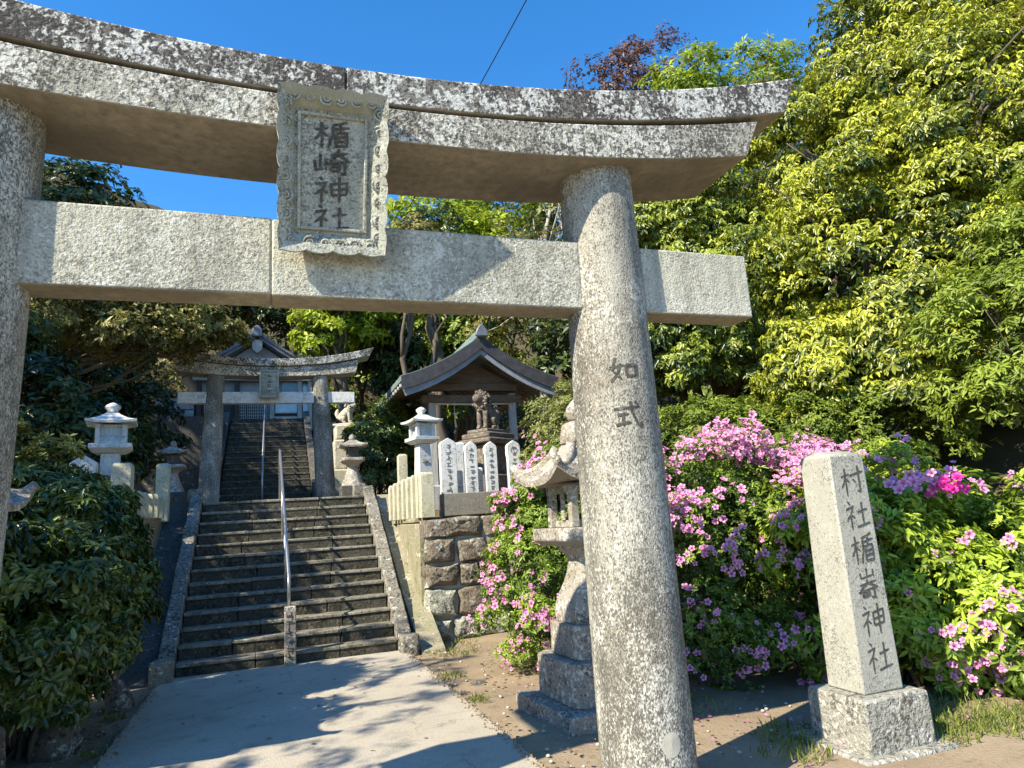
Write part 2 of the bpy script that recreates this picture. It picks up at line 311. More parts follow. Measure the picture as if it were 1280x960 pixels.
def crown(blobs, clumps, tufts_n, per, L, Wd, mat, parent, seed, droop=.5, csize=(.22,.40), tmean=.55, tvar=.25, tz=.18, fine=True, flat=.7, inner=.15, zmin=-.7, name='crown'):
    rg = np.random.default_rng(seed); P = []; A = []; T = []; C = []
    for (cx,cy,cz,rx,ry,rz) in blobs:
        c = np.array((cx,cy,cz)); r = np.array((rx,ry,rz)); rm = (rx*ry*rz)**(1/3)
        k = max(6, int(clumps))
        u = rg.normal(size=(k*2,3)); u = nrm(u); u = u[u[:,2] > zmin][:k]
        cc = c+u*r*rg.uniform(.62,1.0,(len(u),1))
        for q, uu in zip(cc, u):
            rc = rm*rg.uniform(*csize); m = int(tufts_n*rg.uniform(.6,1.4))
            w = nrm(rg.normal(size=(m*3,3))); w = w[(w@(uu*.7+np.array((0,0,.8)))) > -.25][:m]
            P.append(q+w*rc*rg.uniform(.55,1.05,(len(w),1))*np.array((1,1,flat))); A.append(w*.8+uu*.5+np.array((0,0,.55)))
            T.append(np.clip(tmean+rg.normal()*tvar*.8+w[:,2]*tz+rg.normal(size=len(w))*tvar*.5, 0, 1))  # clump tops tinted younger, which also puts their sunlit look into the colour
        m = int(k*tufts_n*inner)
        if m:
            u = nrm(rg.normal(size=(m,3))); P.append(c+u*r*rg.uniform(.25,.8,(m,1))); A.append(u+np.array((0,0,.5))); T.append(np.clip(.15+rg.normal(size=m)*.1,0,1))  # inner tufts tinted dark: deep shade inside the crown put into leaf colour
    P = np.concatenate(P); A = np.concatenate(A); T = np.concatenate(T)
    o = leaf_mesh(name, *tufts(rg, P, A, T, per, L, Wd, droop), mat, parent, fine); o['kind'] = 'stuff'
    return o, P, A
def limb(mb, a, b, r0, r1, rg, wob=.12, n=6, sag=0):
    a = Vector(a); b = Vector(b); ln = (b-a).length; pts = []
    for i in range(n+1):
        t = i/n; p = a.lerp(b, t)
        if 0 < i < n: p += Vector((rg.uniform(-1,1), rg.uniform(-1,1), rg.uniform(-1,1)))*wob*ln/n*1.2
        p.z += sag*4*t*(1-t); pts.append(p)
    mb.tube(pts, [r0+(r1-r0)*i/n for i in range(n+1)], 7)
    return pts
def tree(name, label, loc, blobs, mat, clumps=40, tn=26, per=6, L=.14, Wd=.05, seed=1, trunk_r=.16, bark='bark', droop=.5, group=None, limbs=2, category='tree', trunks=None, **k):
    r = thing(name, label, category, loc, 0, group); rg = random.Random(seed); mb = MB(); lx, ly, lz = loc
    bl = [(b[0]-lx, b[1]-ly, b[2]-lz, b[3], b[4], b[5]) for b in blobs]
    top = max(bl, key=lambda b: b[2]); 
    tp = limb(mb, (0,0,-.25), (top[0]*.75, top[1]*.75, top[2]), trunk_r, trunk_r*.3, rg, .16, 8)
    for b in bl:
        for _ in range(limbs):
            i = rg.randint(2, 5); e = (b[0]+rg.uniform(-.6,.6)*b[3], b[1]+rg.uniform(-.6,.6)*b[4], b[2]+rg.uniform(-.1,.7)*b[5])
            q = limb(mb, tp[i], e, trunk_r*.5, trunk_r*.08, rg, .28, 7)
            for _ in range(2):
                j = rg.randint(2,5); limb(mb, q[j], (e[0]+rg.uniform(-.6,.6)*b[3], e[1]+rg.uniform(-.6,.6)*b[4], e[2]+rg.uniform(-.3,.4)*b[5]), trunk_r*.2, trunk_r*.04, rg, .3, 5)
    for t in (trunks or []): limb(mb, *t, rg, .15, 7)
    mb.build('trunk', M[bark], r, smooth=True)
    crown(bl, clumps, tn, per, L, Wd, M[mat], r, seed, droop, **k)
    return r

# ------------------------------------------------------------------ brush-written characters
RAD = {'tree': [((4,31),(40,26)), ((22,5),(23,50),(22,97)), ((22,33),(14,52),(3,66)), ((24,40),(38,55))],
 'shi': [((16,3),(25,13)), ((5,27),(36,22),(24,44),(3,64)), ((22,44),(22,97)), ((27,49),(39,61))],
 'yama': [((18,20),(18,71)), ((3,40),(5,74),(34,69)), ((34,37),(34,76))],
 'tate': [((92,7),(72,13),(50,16)), ((54,15),(52,52),(40,95)), ((53,31),(99,26)), ((75,14),(73,44)), ((60,44),(60,95)), ((60,45),(92,43),(92,95)), ((61,60),(91,59)), ((61,75),(91,74)), ((60,91),(92,91))],
 'ki': [((46,24),(97,19)), ((70,3),(65,26),(44,47)), ((72,25),(96,44)), ((39,54),(101,49)), ((50,64),(51,83)), ((50,65),(73,63),(70,81)), ((51,80),(71,80)), ((87,52),(87,95),(76,90))],
 'mou': [((50,28),(51,71)), ((50,29),(94,26),(92,70)), ((51,49),(93,47)), ((51,68),(93,67)), ((72,4),(72,99))],
 'tuchi': [((52,44),(95,40)), ((73,14),(73,89)), ((44,91),(101,87))],
 'sun': [((43,32),(101,27)), ((80,6),(80,94),(68,87)), ((54,46),(63,59))],
 'onna': [((23,6),(10,50),(42,85)), ((40,28),(28,62),(3,92)), ((1,42),(52,34))],
 'kuchi': [((58,34),(60,77)), ((58,35),(95,32),(92,77)), ((60,72),(92,71))],
 'shiki': [((3,31),(97,23)), ((62,5),(69,50),(84,84),(97,91),(97,73)), ((78,5),(89,16)), ((14,51),(53,47)), ((33,49),(33,80)), ((7,85),(59,76))],
 'yamatop': [((50,1),(50,27)), ((22,11),(24,29),(77,27)), ((77,9),(77,31))]}
def glyph(*parts):
    out = []
    for p in parts:
        if p == 'ki_low': out += [tuple(((x-40)*1.35+8, 34+y*.66) for x, y in s) for s in RAD['ki']]
        else: out += RAD[p]
    return out
GLYPH = {'楯': glyph('tree','tate'), '崎': glyph('yama','ki'), '神': glyph('shi','mou'), '社': glyph('shi','tuchi'),
         '村': glyph('tree','sun'), '嵜': glyph('yamatop','ki_low'), '如': glyph('onna','kuchi'), '式': glyph('shiki')}
def brush(mb, strokes, size, place, w=7.5, th=.004, slant=0.0):
    """strokes in a 100x100 box -> tapered, thin solid ribbons; place(u, v, h) maps box metres to 3-D"""
    for si, st in enumerate(strokes):
        pts = []
        for a, b in zip(st[:-1], st[1:]):
            m = 4
            pts += [(a[0]+(b[0]-a[0])*i/m, a[1]+(b[1]-a[1])*i/m) for i in range(m)]
        pts.append(st[-1]); n = len(pts); A = []; B = []
        for i, p in enumerate(pts):
            q0 = pts[max(i-1,0)]; q1 = pts[min(i+1,n-1)]; dx, dy = q1[0]-q0[0], q1[1]-q0[1]; l = math.hypot(dx,dy) or 1
            t = i/(n-1); ww = w*.5*(1.05-.35*math.sin(math.pi*t)) * (1 if t < .85 else 1-.75*(t-.85)/.15) * (1 if t > .08 else .75)
            for lst, sg in ((A,1),(B,-1)):
                x = p[0]-dy/l*ww*sg; y = p[1]+dx/l*ww*sg; lst.append((x/100*size, -(y-slant*(x-50))/100*size))
        h = th+si*.00025
        rings = [[place(*a, 0), place(*a, h), place(*b, h), place(*b, 0)] for a, b in zip(A, B)]
        mb.rings(rings)
def scribble(mb, x, y, z, w, h, rows, seed, th=.004):
    """small worn writing: rows of a few short strokes each, facing -Y"""
    r = random.Random(seed); ch = h/rows
    for k in range(rows):
        zc = z-ch*(k+.5); s = min(w, ch*.8)
        for i in range(5):
            hz = r.random() < .6; cx = x+r.uniform(-.3,.3)*s; cz = zc+r.uniform(-.36,.36)*s; a = s*(r.uniform(.25,.45) if hz else .055); b = s*(.055 if hz else r.uniform(.2,.42)); e = i*.0003
            mb.box(cx-a, cx+a, y-th-e, y+.002, cz-b, cz+b)

# ------------------------------------------------------------------ setting: ground, path, terraces, hill
g = MB(); S = 400
gx = np.concatenate(([-S,-60,-20], np.linspace(-6,12,73), [20,60,S])); gy = np.concatenate(([-S,-60,-10], np.linspace(-2,13,61), [20,60,S]))
gr = np.random.default_rng(3)
vs = [(x, y, (0.012*math.sin(x*2.1+y*1.3)+0.01*math.sin(x*4.7-y*3.9)-.012) if -7 < x < 13 and -3 < y < 14 else -.012) for y in gy for x in gx]
nx = len(gx); g.add(vs, [(j*nx+i, j*nx+i+1, (j+1)*nx+i+1, (j+1)*nx+i) for j in range(len(gy)-1) for i in range(nx-1)])
structure('ground', g, M['dirt'], smooth=True)
path = MB().box(-1.195, 1.665, -3, 9.44, -.15, .012).build('path', M['path']); path['kind'] = 'structure'
for (a, b) in ((-2.99,2.6), (2.612,6.1), (6.112,8.05), (8.062,9.435)):
    MB().box(-1.2, 1.67, a, b, -.05, .03).jitter(.002, int(a*10)).build('path_slab', M['path'], path, bevel=.006)
t = MB()
t.box(-9, -1.62, 9.2, 40, -.5, 1.95); t.box(-9.2, 9.5, 12.95, 40.2, -.4, 2.17); t.box(2.12, 9.4, 10.25, 40.1, -.3, 1.70)
structure('terrace_ground', t, M['dirt'])
def hz(x, y):
    back = max(0, (y-21-.25*x))*.62; side = max(0, (x-5.2-.05*y))*.62 if y > 2 else max(0, x-5.2)*.62*max(0,(y+6)/8)
    left = max(0, (-4.8-x))*.35*min(1,max(0,(y-8)/3))
    return -0.35+min(34, math.hypot(back, side)+left)+.25*math.sin(x*.9)*math.cos(y*.7)*min(1,(back+side+left)*.5)
h = MB(); hx = np.linspace(-60,90,101); hy = np.linspace(-6,110,88)
h.add([(x,y,hz(x,y)) for y in hy for x in hx], [(j*101+i, j*101+i+1, (j+1)*101+i+1, (j+1)*101+i) for j in range(87) for i in range(100)])
structure('hillside', h, M['hill'], smooth=True)

# ------------------------------------------------------------------ main torii
def sweep_x(x0, x1, sect, n=40, slant0=0, slant1=0):
    """loft section(x)->[(y,z)...] along x; slant: how far the top overhangs the bottom at each end"""
    rings = []
    for i in range(n+1):
        t = i/n; x = x0+(x1-x0)*t; s = sect(x); zz = [q[1] for q in s]; zl, zh = min(zz), max(zz)
        rings.append([(x+(slant0*(1-t)+slant1*t)*((q[1]-zl)/(zh-zl)-.5), q[0], q[1]) for q in s])
    return MB().rings(rings)
CX = .33
def ztop(x): return 4.055+.0425*abs(x-CX)**2.1
def zmid(x): return 3.86+.034*abs(x-CX)**2.1
def zlow(x): return 3.665+.0185*abs(x-CX)**2.4
torii = thing('torii_gate', 'large weathered granite torii gate spanning the concrete path, nearest the viewer', 'torii gate', (CX, 3.75, 0))
def rel(o, root):                                   # built in world coordinates, hung under the thing
    o.parent = root; o.matrix_parent_inverse = Matrix.LocRotScale(root.location, root.rotation_euler.to_quaternion(), None).inverted(); return o
def ks(x): return [(3.405,zmid(x)+.004),(3.385,ztop(x)-.015),(3.42,ztop(x)),(3.75,ztop(x)+.07),(4.08,ztop(x)),(4.115,ztop(x)-.015),(4.095,zmid(x)+.004)]
rel(sweep_x(-2.78, .372, ks, 36, -.14, 0).build('top_lintel', M['lintel'], bevel=.008), torii)
rel(sweep_x(.378, 3.40, ks, 36, 0, .14).build('top_lintel', M['lintel'], bevel=.008), torii)
def ss(x): return [(3.435,zlow(x)),(3.412,zmid(x)-.014),(3.44,zmid(x)-.012),(3.44,zmid(x)+.002),(4.04,zmid(x)+.002),(4.04,zmid(x)-.018),(4.082,zmid(x)-.022),(4.065,zlow(x))]
rel(sweep_x(-2.38, 3.04, ss, 60, -.11, .11).build('lower_lintel', M['shimaki'], bevel=.01), torii)
rel(MB().box(-1.16, -.001, 3.64, 3.86, 2.825, 3.255).build('tie_beam', M['nuki'], bevel=.012), torii)
rel(MB().box(.0, 1.79, 3.637, 3.863, 2.82, 3.252).build('tie_beam', M['nuki'], bevel=.012), torii)
rel(MB().box(2.22, 3.03, 3.645, 3.855, 2.815, 3.25).build('tie_beam', M['nuki'], bevel=.012), torii)
rel(MB().box(-2.37, -1.55, 3.645, 3.855, 2.815, 3.25).build('tie_beam', M['nuki'], bevel=.012), torii)
def prad(z): return .268-.036*(z/3.7)+.008*math.sin(math.pi*min(1,z/3.7))
pil = []
for px in (-1.34, 2.0):
    prof = [(prad(z), z) for z in np.linspace(-.1, 3.80, 30)]
    p = rel(MB().rings([[(px+(.02-.038*(3.7-z) if px < 0 else 0)+r*math.cos(a), 3.75+r*math.sin(a), z) for a in np.linspace(0,2*math.pi,49)[:-1]] for r, z in prof]).build('pillar', M['pillar'], smooth='auto'), torii); pil.append(p)
def on_pillar(u0, v0):
    def f(u, v, h):
        z = v0+v; r = prad(z)+h-.001; a = R(u0)+u/r
        return (2.0+r*math.sin(a), 3.75-r*math.cos(a), z)
    return f
for ch, z, ang in (('如', 2.50, 12.0), ('式', 2.235, 12.0)):
    mb = MB(); brush(mb, GLYPH[ch], .17, on_pillar(ang-44, z), 12.5, .004)
    o = rel(mb.build('character', M['ink']), torii); 
    o.parent = pil[1]; o.matrix_parent_inverse = Matrix()
mb = MB(); mb.rings([[on_pillar(1,.38)(r*math.cos(a), r*math.sin(a)*1.1, .002+.002*(r<.05)) for a in np.linspace(0,2*math.pi,20)[:-1]] for r in (.058,.05,.001)], cap=False)
o = rel(mb.build('round_patch', M['mortar'], label='pale round mortar patch low on the pillar'), torii); o.parent = pil[1]; o.matrix_parent_inverse = Matrix()

# the name plaque, tilted forward
PW, PH = .545, .84
plaq = bpy.data.objects.new('name_plaque', None); COL.objects.link(plaq); plaq.parent = torii
plaq.location = (.305-CX, 3.640-3.75, 3.065); plaq.rotation_euler = (R(15), 0, 0)
# plaque local frame: x right, z up, -y to the viewer
iw, ih0, ih1 = .185, .115, .735
MB().box(-iw-.03, iw+.03, -.045, .02, ih0-.03, ih1+.03).build('panel', M['plaque'], plaq, bevel=.004)
def board(inner, outer, waves, amp, seed):
    a0, a1 = map(Vector, inner); b0, b1 = map(Vector, outer); n = 44; F = []
    d = (b0-a0).normalized() if True else None
    out = ((b0+b1)/2-(a0+a1)/2); out.y = 0; out.normalize(); r = random.Random(seed); rings = []
    for i in range(n+1):
        t = i/n; a = a0.lerp(a1,t); b = b0.lerp(b1,t); e = min(1, t*9, (1-t)*9)
        b = b+out*amp*e*(abs(math.sin(math.pi*waves*t))**.6*1.0-.5)
        rings.append([(a.x,a.y,a.z),(a.x*.35+b.x*.65, a.y*.30+b.y*.70-.008, a.z*.35+b.z*.65),(b.x,b.y,b.z),(b.x,b.y+.05,b.z),(a.x,.02,a.z)])
    return MB().rings(rings)
I = [(-iw,-.035,ih0),(iw,-.035,ih0),(iw,-.035,ih1),(-iw,-.035,ih1)]
O = [(-PW/2,-.12,.0),(PW/2,-.12,.0),(PW/2+.005,-.12,PH),(-PW/2-.005,-.12,PH)]
frs = []
for k in range(4):
    j = (k+1) % 4; frs.append(board((I[k],I[j]), (O[k],O[j]), (4,6,4,6)[k], .016, k).build('frame_board', M['plaque'], plaq, smooth='auto'))
fil = MB()
for (x0,x1,z0,z1) in ((-iw+.004,-iw+.022,ih0+.004,ih1-.004),(iw-.022,iw-.004,ih0+.004,ih1-.004),(-iw+.022,iw-.022,ih1-.022,ih1-.004),(-iw+.022,iw-.022,ih0+.004,ih0+.022)):
    fil.box(x0,x1,-.062,-.04,z0,z1)
fil.build('inner_moulding', M['plaque'], plaq, bevel=.005)
def spiral(mb, c, r, d, flip=1, turns=1.6):
    pts = []
    for i in range(22):
        t = i/21; a = t*turns*2*math.pi*flip+d; rr = r*(1-.82*t)
        pts.append((c[0]+rr*math.cos(a), c[1]+.0-.004*t, c[2]+rr*math.sin(a)))
    mb.tube(pts, [.008-.003*i/21 for i in range(22)], 6)
sc_i = 0
for (k, cnt) in ((0,6),(1,8),(2,6),(3,8)):
    j = (k+1) % 4; a0, a1 = Vector(I[k]), Vector(I[j]); b0, b1 = Vector(O[k]), Vector(O[j])
    for q in range(cnt):
        t = (q+.5)/cnt
        if k % 2 and .36 < t < .64 : pass
        a = a0.lerp(a1,t); b = b0.lerp(b1,t); m = a.lerp(b,.60); m.y = a.y*.36+b.y*.64-.001
        mb = MB(); spiral(mb, m, .036 if q % 2 else .03, rnd.uniform(0,6), 1 if q < cnt/2 else -1)
        frs[k]; mb.build('scroll_relief', M['plaque'], frs[k], smooth=True)
for i, ch in enumerate('楯崎神社'):
    mb = MB(); z0 = ih1-.035-i*.145
    brush(mb, GLYPH[ch], .185, lambda u, v, h, z0=z0: (u-.098, -.0455-h, z0+v*.80), 10.5, .004, .14)
    mb.build('character', M['ink'], plaq)
MB().box(-.03,.03,.0,.12,.72,.80).build('back_bracket', M['oldstone'], plaq)

# ------------------------------------------------------------------ lower staircase
N, Y0, RISE, TREAD = 13, 9.45, .168, .262
stair = thing('stone_staircase', 'lower flight of worn stone steps rising from the end of the path', 'staircase', (0,0,0))
for i in range(N):
    y = Y0+i*TREAD; z = (i+1)*RISE; r = random.Random(i)
    xs = [-1.06, r.uniform(-.5,-.1), r.uniform(.5,.95), 1.56]
    for a, b in zip(xs[:-1], xs[1:]):
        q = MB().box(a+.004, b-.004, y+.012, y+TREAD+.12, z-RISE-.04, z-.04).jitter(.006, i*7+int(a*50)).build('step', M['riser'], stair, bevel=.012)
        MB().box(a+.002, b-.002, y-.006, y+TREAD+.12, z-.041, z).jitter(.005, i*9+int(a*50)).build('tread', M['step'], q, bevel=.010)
def sl(y): return (y-Y0)/TREAD*RISE
for x0, x1, mt in ((-1.25,-1.07,'curb'), (1.57,1.75,'curb')):
    n = 8; ys = np.linspace(Y0-.06, Y0+N*TREAD-.1, n+1)
    for k, (a, b) in enumerate(zip(ys[:-1], ys[1:])):
        MB().prism([(a+.006,sl(a)-.3),(b-.006,sl(b)-.3),(b-.006,sl(b)+.24),(a+.006,sl(a)+.24)], 'x', x0, x1).jitter(.006, k).build('side_kerb', M[mt], stair, bevel=.015)
MB().box(-1.29,-1.05, Y0-.32, Y0-.07, -.1, .27).jitter(.01,1).build('kerb_end_stone', M['curb'], stair, bevel=.04)
MB().box(1.56,1.80, Y0-.30, Y0-.07, -.1, .25).jitter(.01,2).build('kerb_end_stone', M['curb'], stair, bevel=.04)
MB().box(-1.31,-1.08, 12.72, 12.92, 2.1, 2.42).jitter(.008,3).build('kerb_top_stone', M['curb'], stair, bevel=.03)
MB().box(1.40,1.62, 12.72, 12.92, 2.1, 2.40).jitter(.008,4).build('kerb_top_stone', M['curb'], stair, bevel=.03)
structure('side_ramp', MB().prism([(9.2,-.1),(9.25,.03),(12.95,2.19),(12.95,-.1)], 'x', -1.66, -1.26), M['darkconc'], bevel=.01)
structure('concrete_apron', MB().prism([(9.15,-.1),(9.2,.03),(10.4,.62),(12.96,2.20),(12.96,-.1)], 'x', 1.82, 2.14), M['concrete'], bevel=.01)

# handrail with the inscribed foot post
rail = thing('handrail', 'galvanised pipe handrail running up the middle of the lower steps', 'handrail', (.22,9.4,0))
rail_pts = [(.22,9.42,.70),(.22,9.42,1.0),(.222,9.46,1.06),(.155,12.75,3.02),(.152,12.85,3.05),(.152,12.87,2.95),(.152,12.87,2.10)]
rel(MB().tube(rail_pts, .021, 10).build('rail_pipe', M['metal'], smooth=True), rail)
for y in (10.6, 11.75):
    rel(MB().tube([(.22-.065*(y-9.46)/3.3, y, sl(y)), (.22-.065*(y-9.46)/3.3, y, 1.06+(y-9.46)*1.96/3.29)], .017, 8).build('rail_post', M['metal'], smooth=True), rail)
fp = thing('foot_post', 'short square granite post with carved characters at the foot of the lower handrail', 'stone post', (.235,9.36,0))
MB().box(-.068,.068,-.06,.06,-.1,.715).build('shaft', M['oldstone'], fp, bevel=.01)
mb = MB(); scribble(mb, 0, -.061, .66, .085, .58, 6, 5); mb.build('inscription', M['ink'], fp)['kind'] = 'stuff'

# ------------------------------------------------------------------ retaining wall right of the steps
wall = thing('retaining_wall', 'rubble stone retaining wall right of the lower steps, dark blocks with pale mortar', 'stone wall', (2.08,10,0))
structure_core = MB().box(0.03, 7.2, .06, .42, -.2, 1.66).box(.0,.3,.44,2.9,-.2,1.55)
structure_core.build('mortar_core', M['mortar'], wall)
rows = [(0,.29,[.36,.40,.5,.45]), (.30,.70,[.50,.46,.55]), (.71,1.04,[.31,.44,.40,.5]), (1.05,1.39,[.40,.50,.45]), (1.40,1.70,[.90,.85,.8])]
k = 0
for ri, (z0, z1, ws) in enumerate(rows):
    x = 0
    while x < 6.9:
        w = ws[k % len(ws)] if x < 1 else rnd.uniform(.35,.6); k += 1
        if ri == 4: w = .9
        mb = MB(); r = random.Random(k)
        # a pillow-faced block: ring outline, bulged front
        hw, hh = w/2-.016, (z1-z0)/2-.016; cx, cz = x+w/2, (z0+z1)/2; ang = [(-1,-1),(-.35,-1.04),(.35,-1.03),(1,-1),(1.03,0),(1,1),(.3,1.04),(-.3,1.03),(-1,1),(-1.02,0)]
        jit = [(r.uniform(-.038,.025), r.uniform(-.034,.018)) for _ in ang]
        def ring(s, y): return [(cx+a*hw*s+j[0], y+r.uniform(-.02,.02)*(1 if y < .04 else 0), cz+b*hh*s+j[1]+r.uniform(-.008,.008)) for (a,b), j in zip(ang, jit)]
        bul = .012 if ri == 4 else r.uniform(.015,.045)
        mb.rings([ring(.98,.30), ring(1.0,.05), ring(.95,.02), ring(.80,-bul*.5), ring(.55,-bul*.9), ring(.25,-bul)])
        mb.build('stone_block', M['wallpale' if ri == 0 or (ri == 1 and r.random() < .5) else 'wallstone'], wall, bevel=.008)
        x += w
# side face up to the picket fence
side = MB().prism([(.1,.0),(2.9,1.1),(2.9,1.64),(.1,1.62)], 'x', -.055, .02)
side.build('plastered_side', M['concrete'], wall, bevel=.01)
MB().box(-.06,.30,.42,2.9,1.64,1.70).build('coping', M['concrete'], wall, bevel=.01)
blk = tag(MB().box(0,1.7,0,.34,0,.33).build('granite_curb_block', M['browncurb'], bevel=.01), 'long brown granite kerb block on top of the rubble retaining wall', 'kerb stone'); blk.location = (2.42,10.12,1.705)

# picket fences of square stone posts
def picket_fence(name, label, xs, ys, zs, tops, w, mat, end_w, end_top):
    f = thing(name, label, 'stone fence', (xs[0], ys[0], zs[0])); n = len(tops)
    for i in range(n):
        t = i/max(1,n-1); x = xs[0]+(xs[1]-xs[0])*t; y = ys[0]+(ys[1]-ys[0])*t; z = zs[0]+(zs[1]-zs[0])*t
        wd = end_w if i == 0 else w; o = MB().box(-wd/2,wd/2,-wd/2,wd/2,0,tops[i]-z-.04).box(-wd/2+.001,wd/2-.001,-wd/2+.001,wd/2-.001,tops[i]-z-.041,tops[i]-z,.02,.02)
        q = o.build('end_post' if i == 0 else 'picket', M[mat], f, bevel=.008); q.location = (x-xs[0], y-ys[0], z-zs[0])
    MB().tube([(0,0,.28),(xs[1]-xs[0],ys[1]-ys[0],.28+zs[1]-zs[0])], .04, 4).build('fence_rail', M[mat], f)
    return f
picket_fence('stone_picket_fence', 'cream stone picket fence on top of the rubble wall right of the steps', (2.17,1.98), (10.15,11.95), (1.70,1.70), [2.36,2.36,2.36,2.35,2.34,2.33,2.31,2.29], .15, 'fence', .20, 0)
picket_fence('stone_picket_fence', 'shaded stone picket fence behind the dark bush left of the steps', (-1.73,-1.62), (9.7,11.9), (1.9,1.95), [2.58,2.28,2.28,2.28,2.28,2.30,2.30], .15, 'fence', .22, 0)
for (loc, hh, w, lab) in (((2.32,12.9,2.1), .82, .17, 'plain square stone post standing alone right of the upper landing'), ((-1.62,12.3,2.1), .72, .19, 'grey square stone post in the shade left of the upper landing')):
    p = thing('stone_post', lab, 'stone post', loc); MB().box(-w/2,w/2,-w/2,w/2,-.2,hh-.03).build('shaft', M['fence'], p, bevel=.008); MB().box(-w/2+.002,w/2-.002,-w/2+.002,w/2-.002,hh-.031,hh,.03,.03).build('cap', M['fence'], p)

# white memorial tablets
tabs = [(2.63,.26,.86,'leftmost and tallest white inscribed tablet behind the brown kerb block'), (3.00,.20,.80,'second white inscribed tablet from the left behind the brown kerb block'), (3.33,.20,.79,'third white inscribed tablet from the left, just before the flowering shrub'), (3.72,.22,.80,'white tablet with a round crest, half hidden by pink azalea')]
for i, (x, w, hh, lab) in enumerate(tabs):
    p = thing('memorial_tablet', lab, 'stone tablet', (x,10.62,2.06), 0, 'white tablets on the wall')
    MB().prism([(-w/2,-.4),(w/2,-.4),(w/2,hh-.10),(w/2-.02,hh-.06),(0,hh),(-w/2+.02,hh-.06),(-w/2,hh-.10)], 'y', -.06, .06).build('slab', M['white'], p, bevel=.008)
    mb = MB(); scribble(mb, 0, -.062, hh-.09, w*.42, hh-.1, 8, 11+i); mb.build('inscription', M['inkgrey'], p)['kind'] = 'stuff'
    if i == 3:
        mb = MB(); mb.rings([[(.058*s*math.cos(a), -.063, hh-.17+.058*s*math.sin(a)) for a in np.linspace(0,2*math.pi,17)[:-1]] for s in (1,.8)], cap=False); mb.build('crest_ring', M['inkgrey'], p)
for (x, y, w, hh, lab) in ((2.94,11.1,.17,.84,'plain white block behind the two leftmost tablets'), (2.86,10.85,.1,.36,'low white post between the first and second tablet'), (3.2,10.9,.12,.40,'low white post between the second and third tablet')):
    p = thing('white_post', lab, 'stone post', (x,y,2.06)); MB().box(-w/2,w/2,-.06,.06,-.4,hh-.02).build('shaft', M['white'], p, bevel=.008); MB().box(-w/2+.002,w/2-.002,-.058,.058,hh-.021,hh,.02,.02).build('cap', M['white'], p)

# ------------------------------------------------------------------ lanterns
def sq(h, z, ch=0, cur=0):
    """chamfered square ring of half width h"""
    c = ch*h; return [(-h+c,-h,z),(h-c,-h,z),(h,-h+c,z),(h,h-c,z),(h-c,h,z),(-h+c,h,z),(-h,h-c,z),(-h,-h+c,z)]
def swept_roof(hw, z0, z1, lift, top, n=8, m=7, thick=.05):
    """four-sided roof whose corners sweep up"""
    mb = MB(); rings = []
    def edge(s, prof):
        pts = []
        for k in range(4):
            for i in range(m):
                t = i/m*2-1; x, y = t, -1
                for _ in range(k): x, y = -y, x
                lf = abs(t)**3
                pts.append((x*s, y*s, lf))
        return pts
    for j in range(n+1):
        t = j/n; s = hw*(1-t)**1.0+top*t; z = z0+thick+(z1-z0-thick)*(t**1.5)
        rings.append([(p[0]*s, p[1]*s, z+p[2]*lift*(1-t)**1.6) for p in edge(1,0)] if False else [(x*s, y*s, z+l*lift*(1-t)**1.6) for x,y,l in edge(1,0)])
    bot = [(x*hw*.985, y*hw*.985, z0+l*lift) for x,y,l in edge(1,0)]; inner = [(x*hw*.45, y*hw*.45, z0+.03) for x,y,l in edge(1,0)]
    mb.rings([inner, bot]+rings); return mb
lan = thing('stone_lantern', 'tall old stone lantern with curved shaft just behind the right torii pillar', 'stone lantern', (2.62,5.70,0), R(4), 'pair of old stone lanterns beside the path')
MB().box(-.53,.53,-.53,.53,-.1,.11).jitter(.008,1).build('ground_slab', M['basestone'], lan, bevel=.015)
MB().rings([sq(.395,.112,.2), sq(.39,.44,.2)]).jitter(.006,2).build('base_block', M['basestone'], lan, bevel=.015)
MB().rings([sq(.295,.442,.2), sq(.29,.71,.2)]).jitter(.006,3).build('base_block', M['basestone'], lan, bevel=.015)
prof = [(.245,.712),(.255,.77),(.246,.85),(.215,.94),(.178,1.03),(.148,1.12),(.135,1.20),(.145,1.26),(.20,1.31),(.205,1.345)]
MB().rings([sq(a,z,.25) for a, z in prof]).build('shaft', M['oldstone'], lan, smooth='auto', bevel=.006)
mb = MB(); brush(mb, GLYPH['社'], .13, lambda u,v,h: (u-.03, -.152-h-(.03 if v < -.06 else 0), 1.12+v*.9), 9, .01); mb.build('carved_mark', M['ink'], lan)
MB().rings([sq(.29,1.347,.1), sq(.355,1.40,.1), sq(.355,1.50,.1)]).build('platform', M['oldstone'], lan, bevel=.012)
fb = MB(); hw = .20
for sx in (-1,1):
    for sy in (-1,1): fb.box(sx*hw-.035,sx*hw+.035,sy*hw-.035,sy*hw+.035,1.502,1.86)
fb.box(-.19,.19,-.19,.19,1.501,1.56).box(-.192,.192,-.192,.192,1.80,1.862).box(-.03,.03,-.205,-.185,1.56,1.80).box(-.205,-.185,-.03,.03,1.56,1.80)
fb.build('fire_box', M['oldstone'], lan, bevel=.006)
swept_roof(.46,1.865,2.24,.13,.10).build('roof', M['oldstone'], lan, smooth='auto')
for a in (-1,1):
    for b in (-1,1):
        mb = MB(); pts = [(a*(.14+.32*t), b*(.14+.32*t), 2.21-.33*t**.7+.19*t**4) for t in np.linspace(0,1,9)]; mb.tube(pts, [.05-.012*t for t in np.linspace(0,1,9)], 8); mb.build('roof_ridge', M['oldstone'], lan, smooth=True)
MB().rings([sq(.125,2.235,.25), sq(.13,2.27,.25), sq(.11,2.40,.25), sq(.08,2.43,.25)]).build('finial_base', M['oldstone'], lan, bevel=.012)
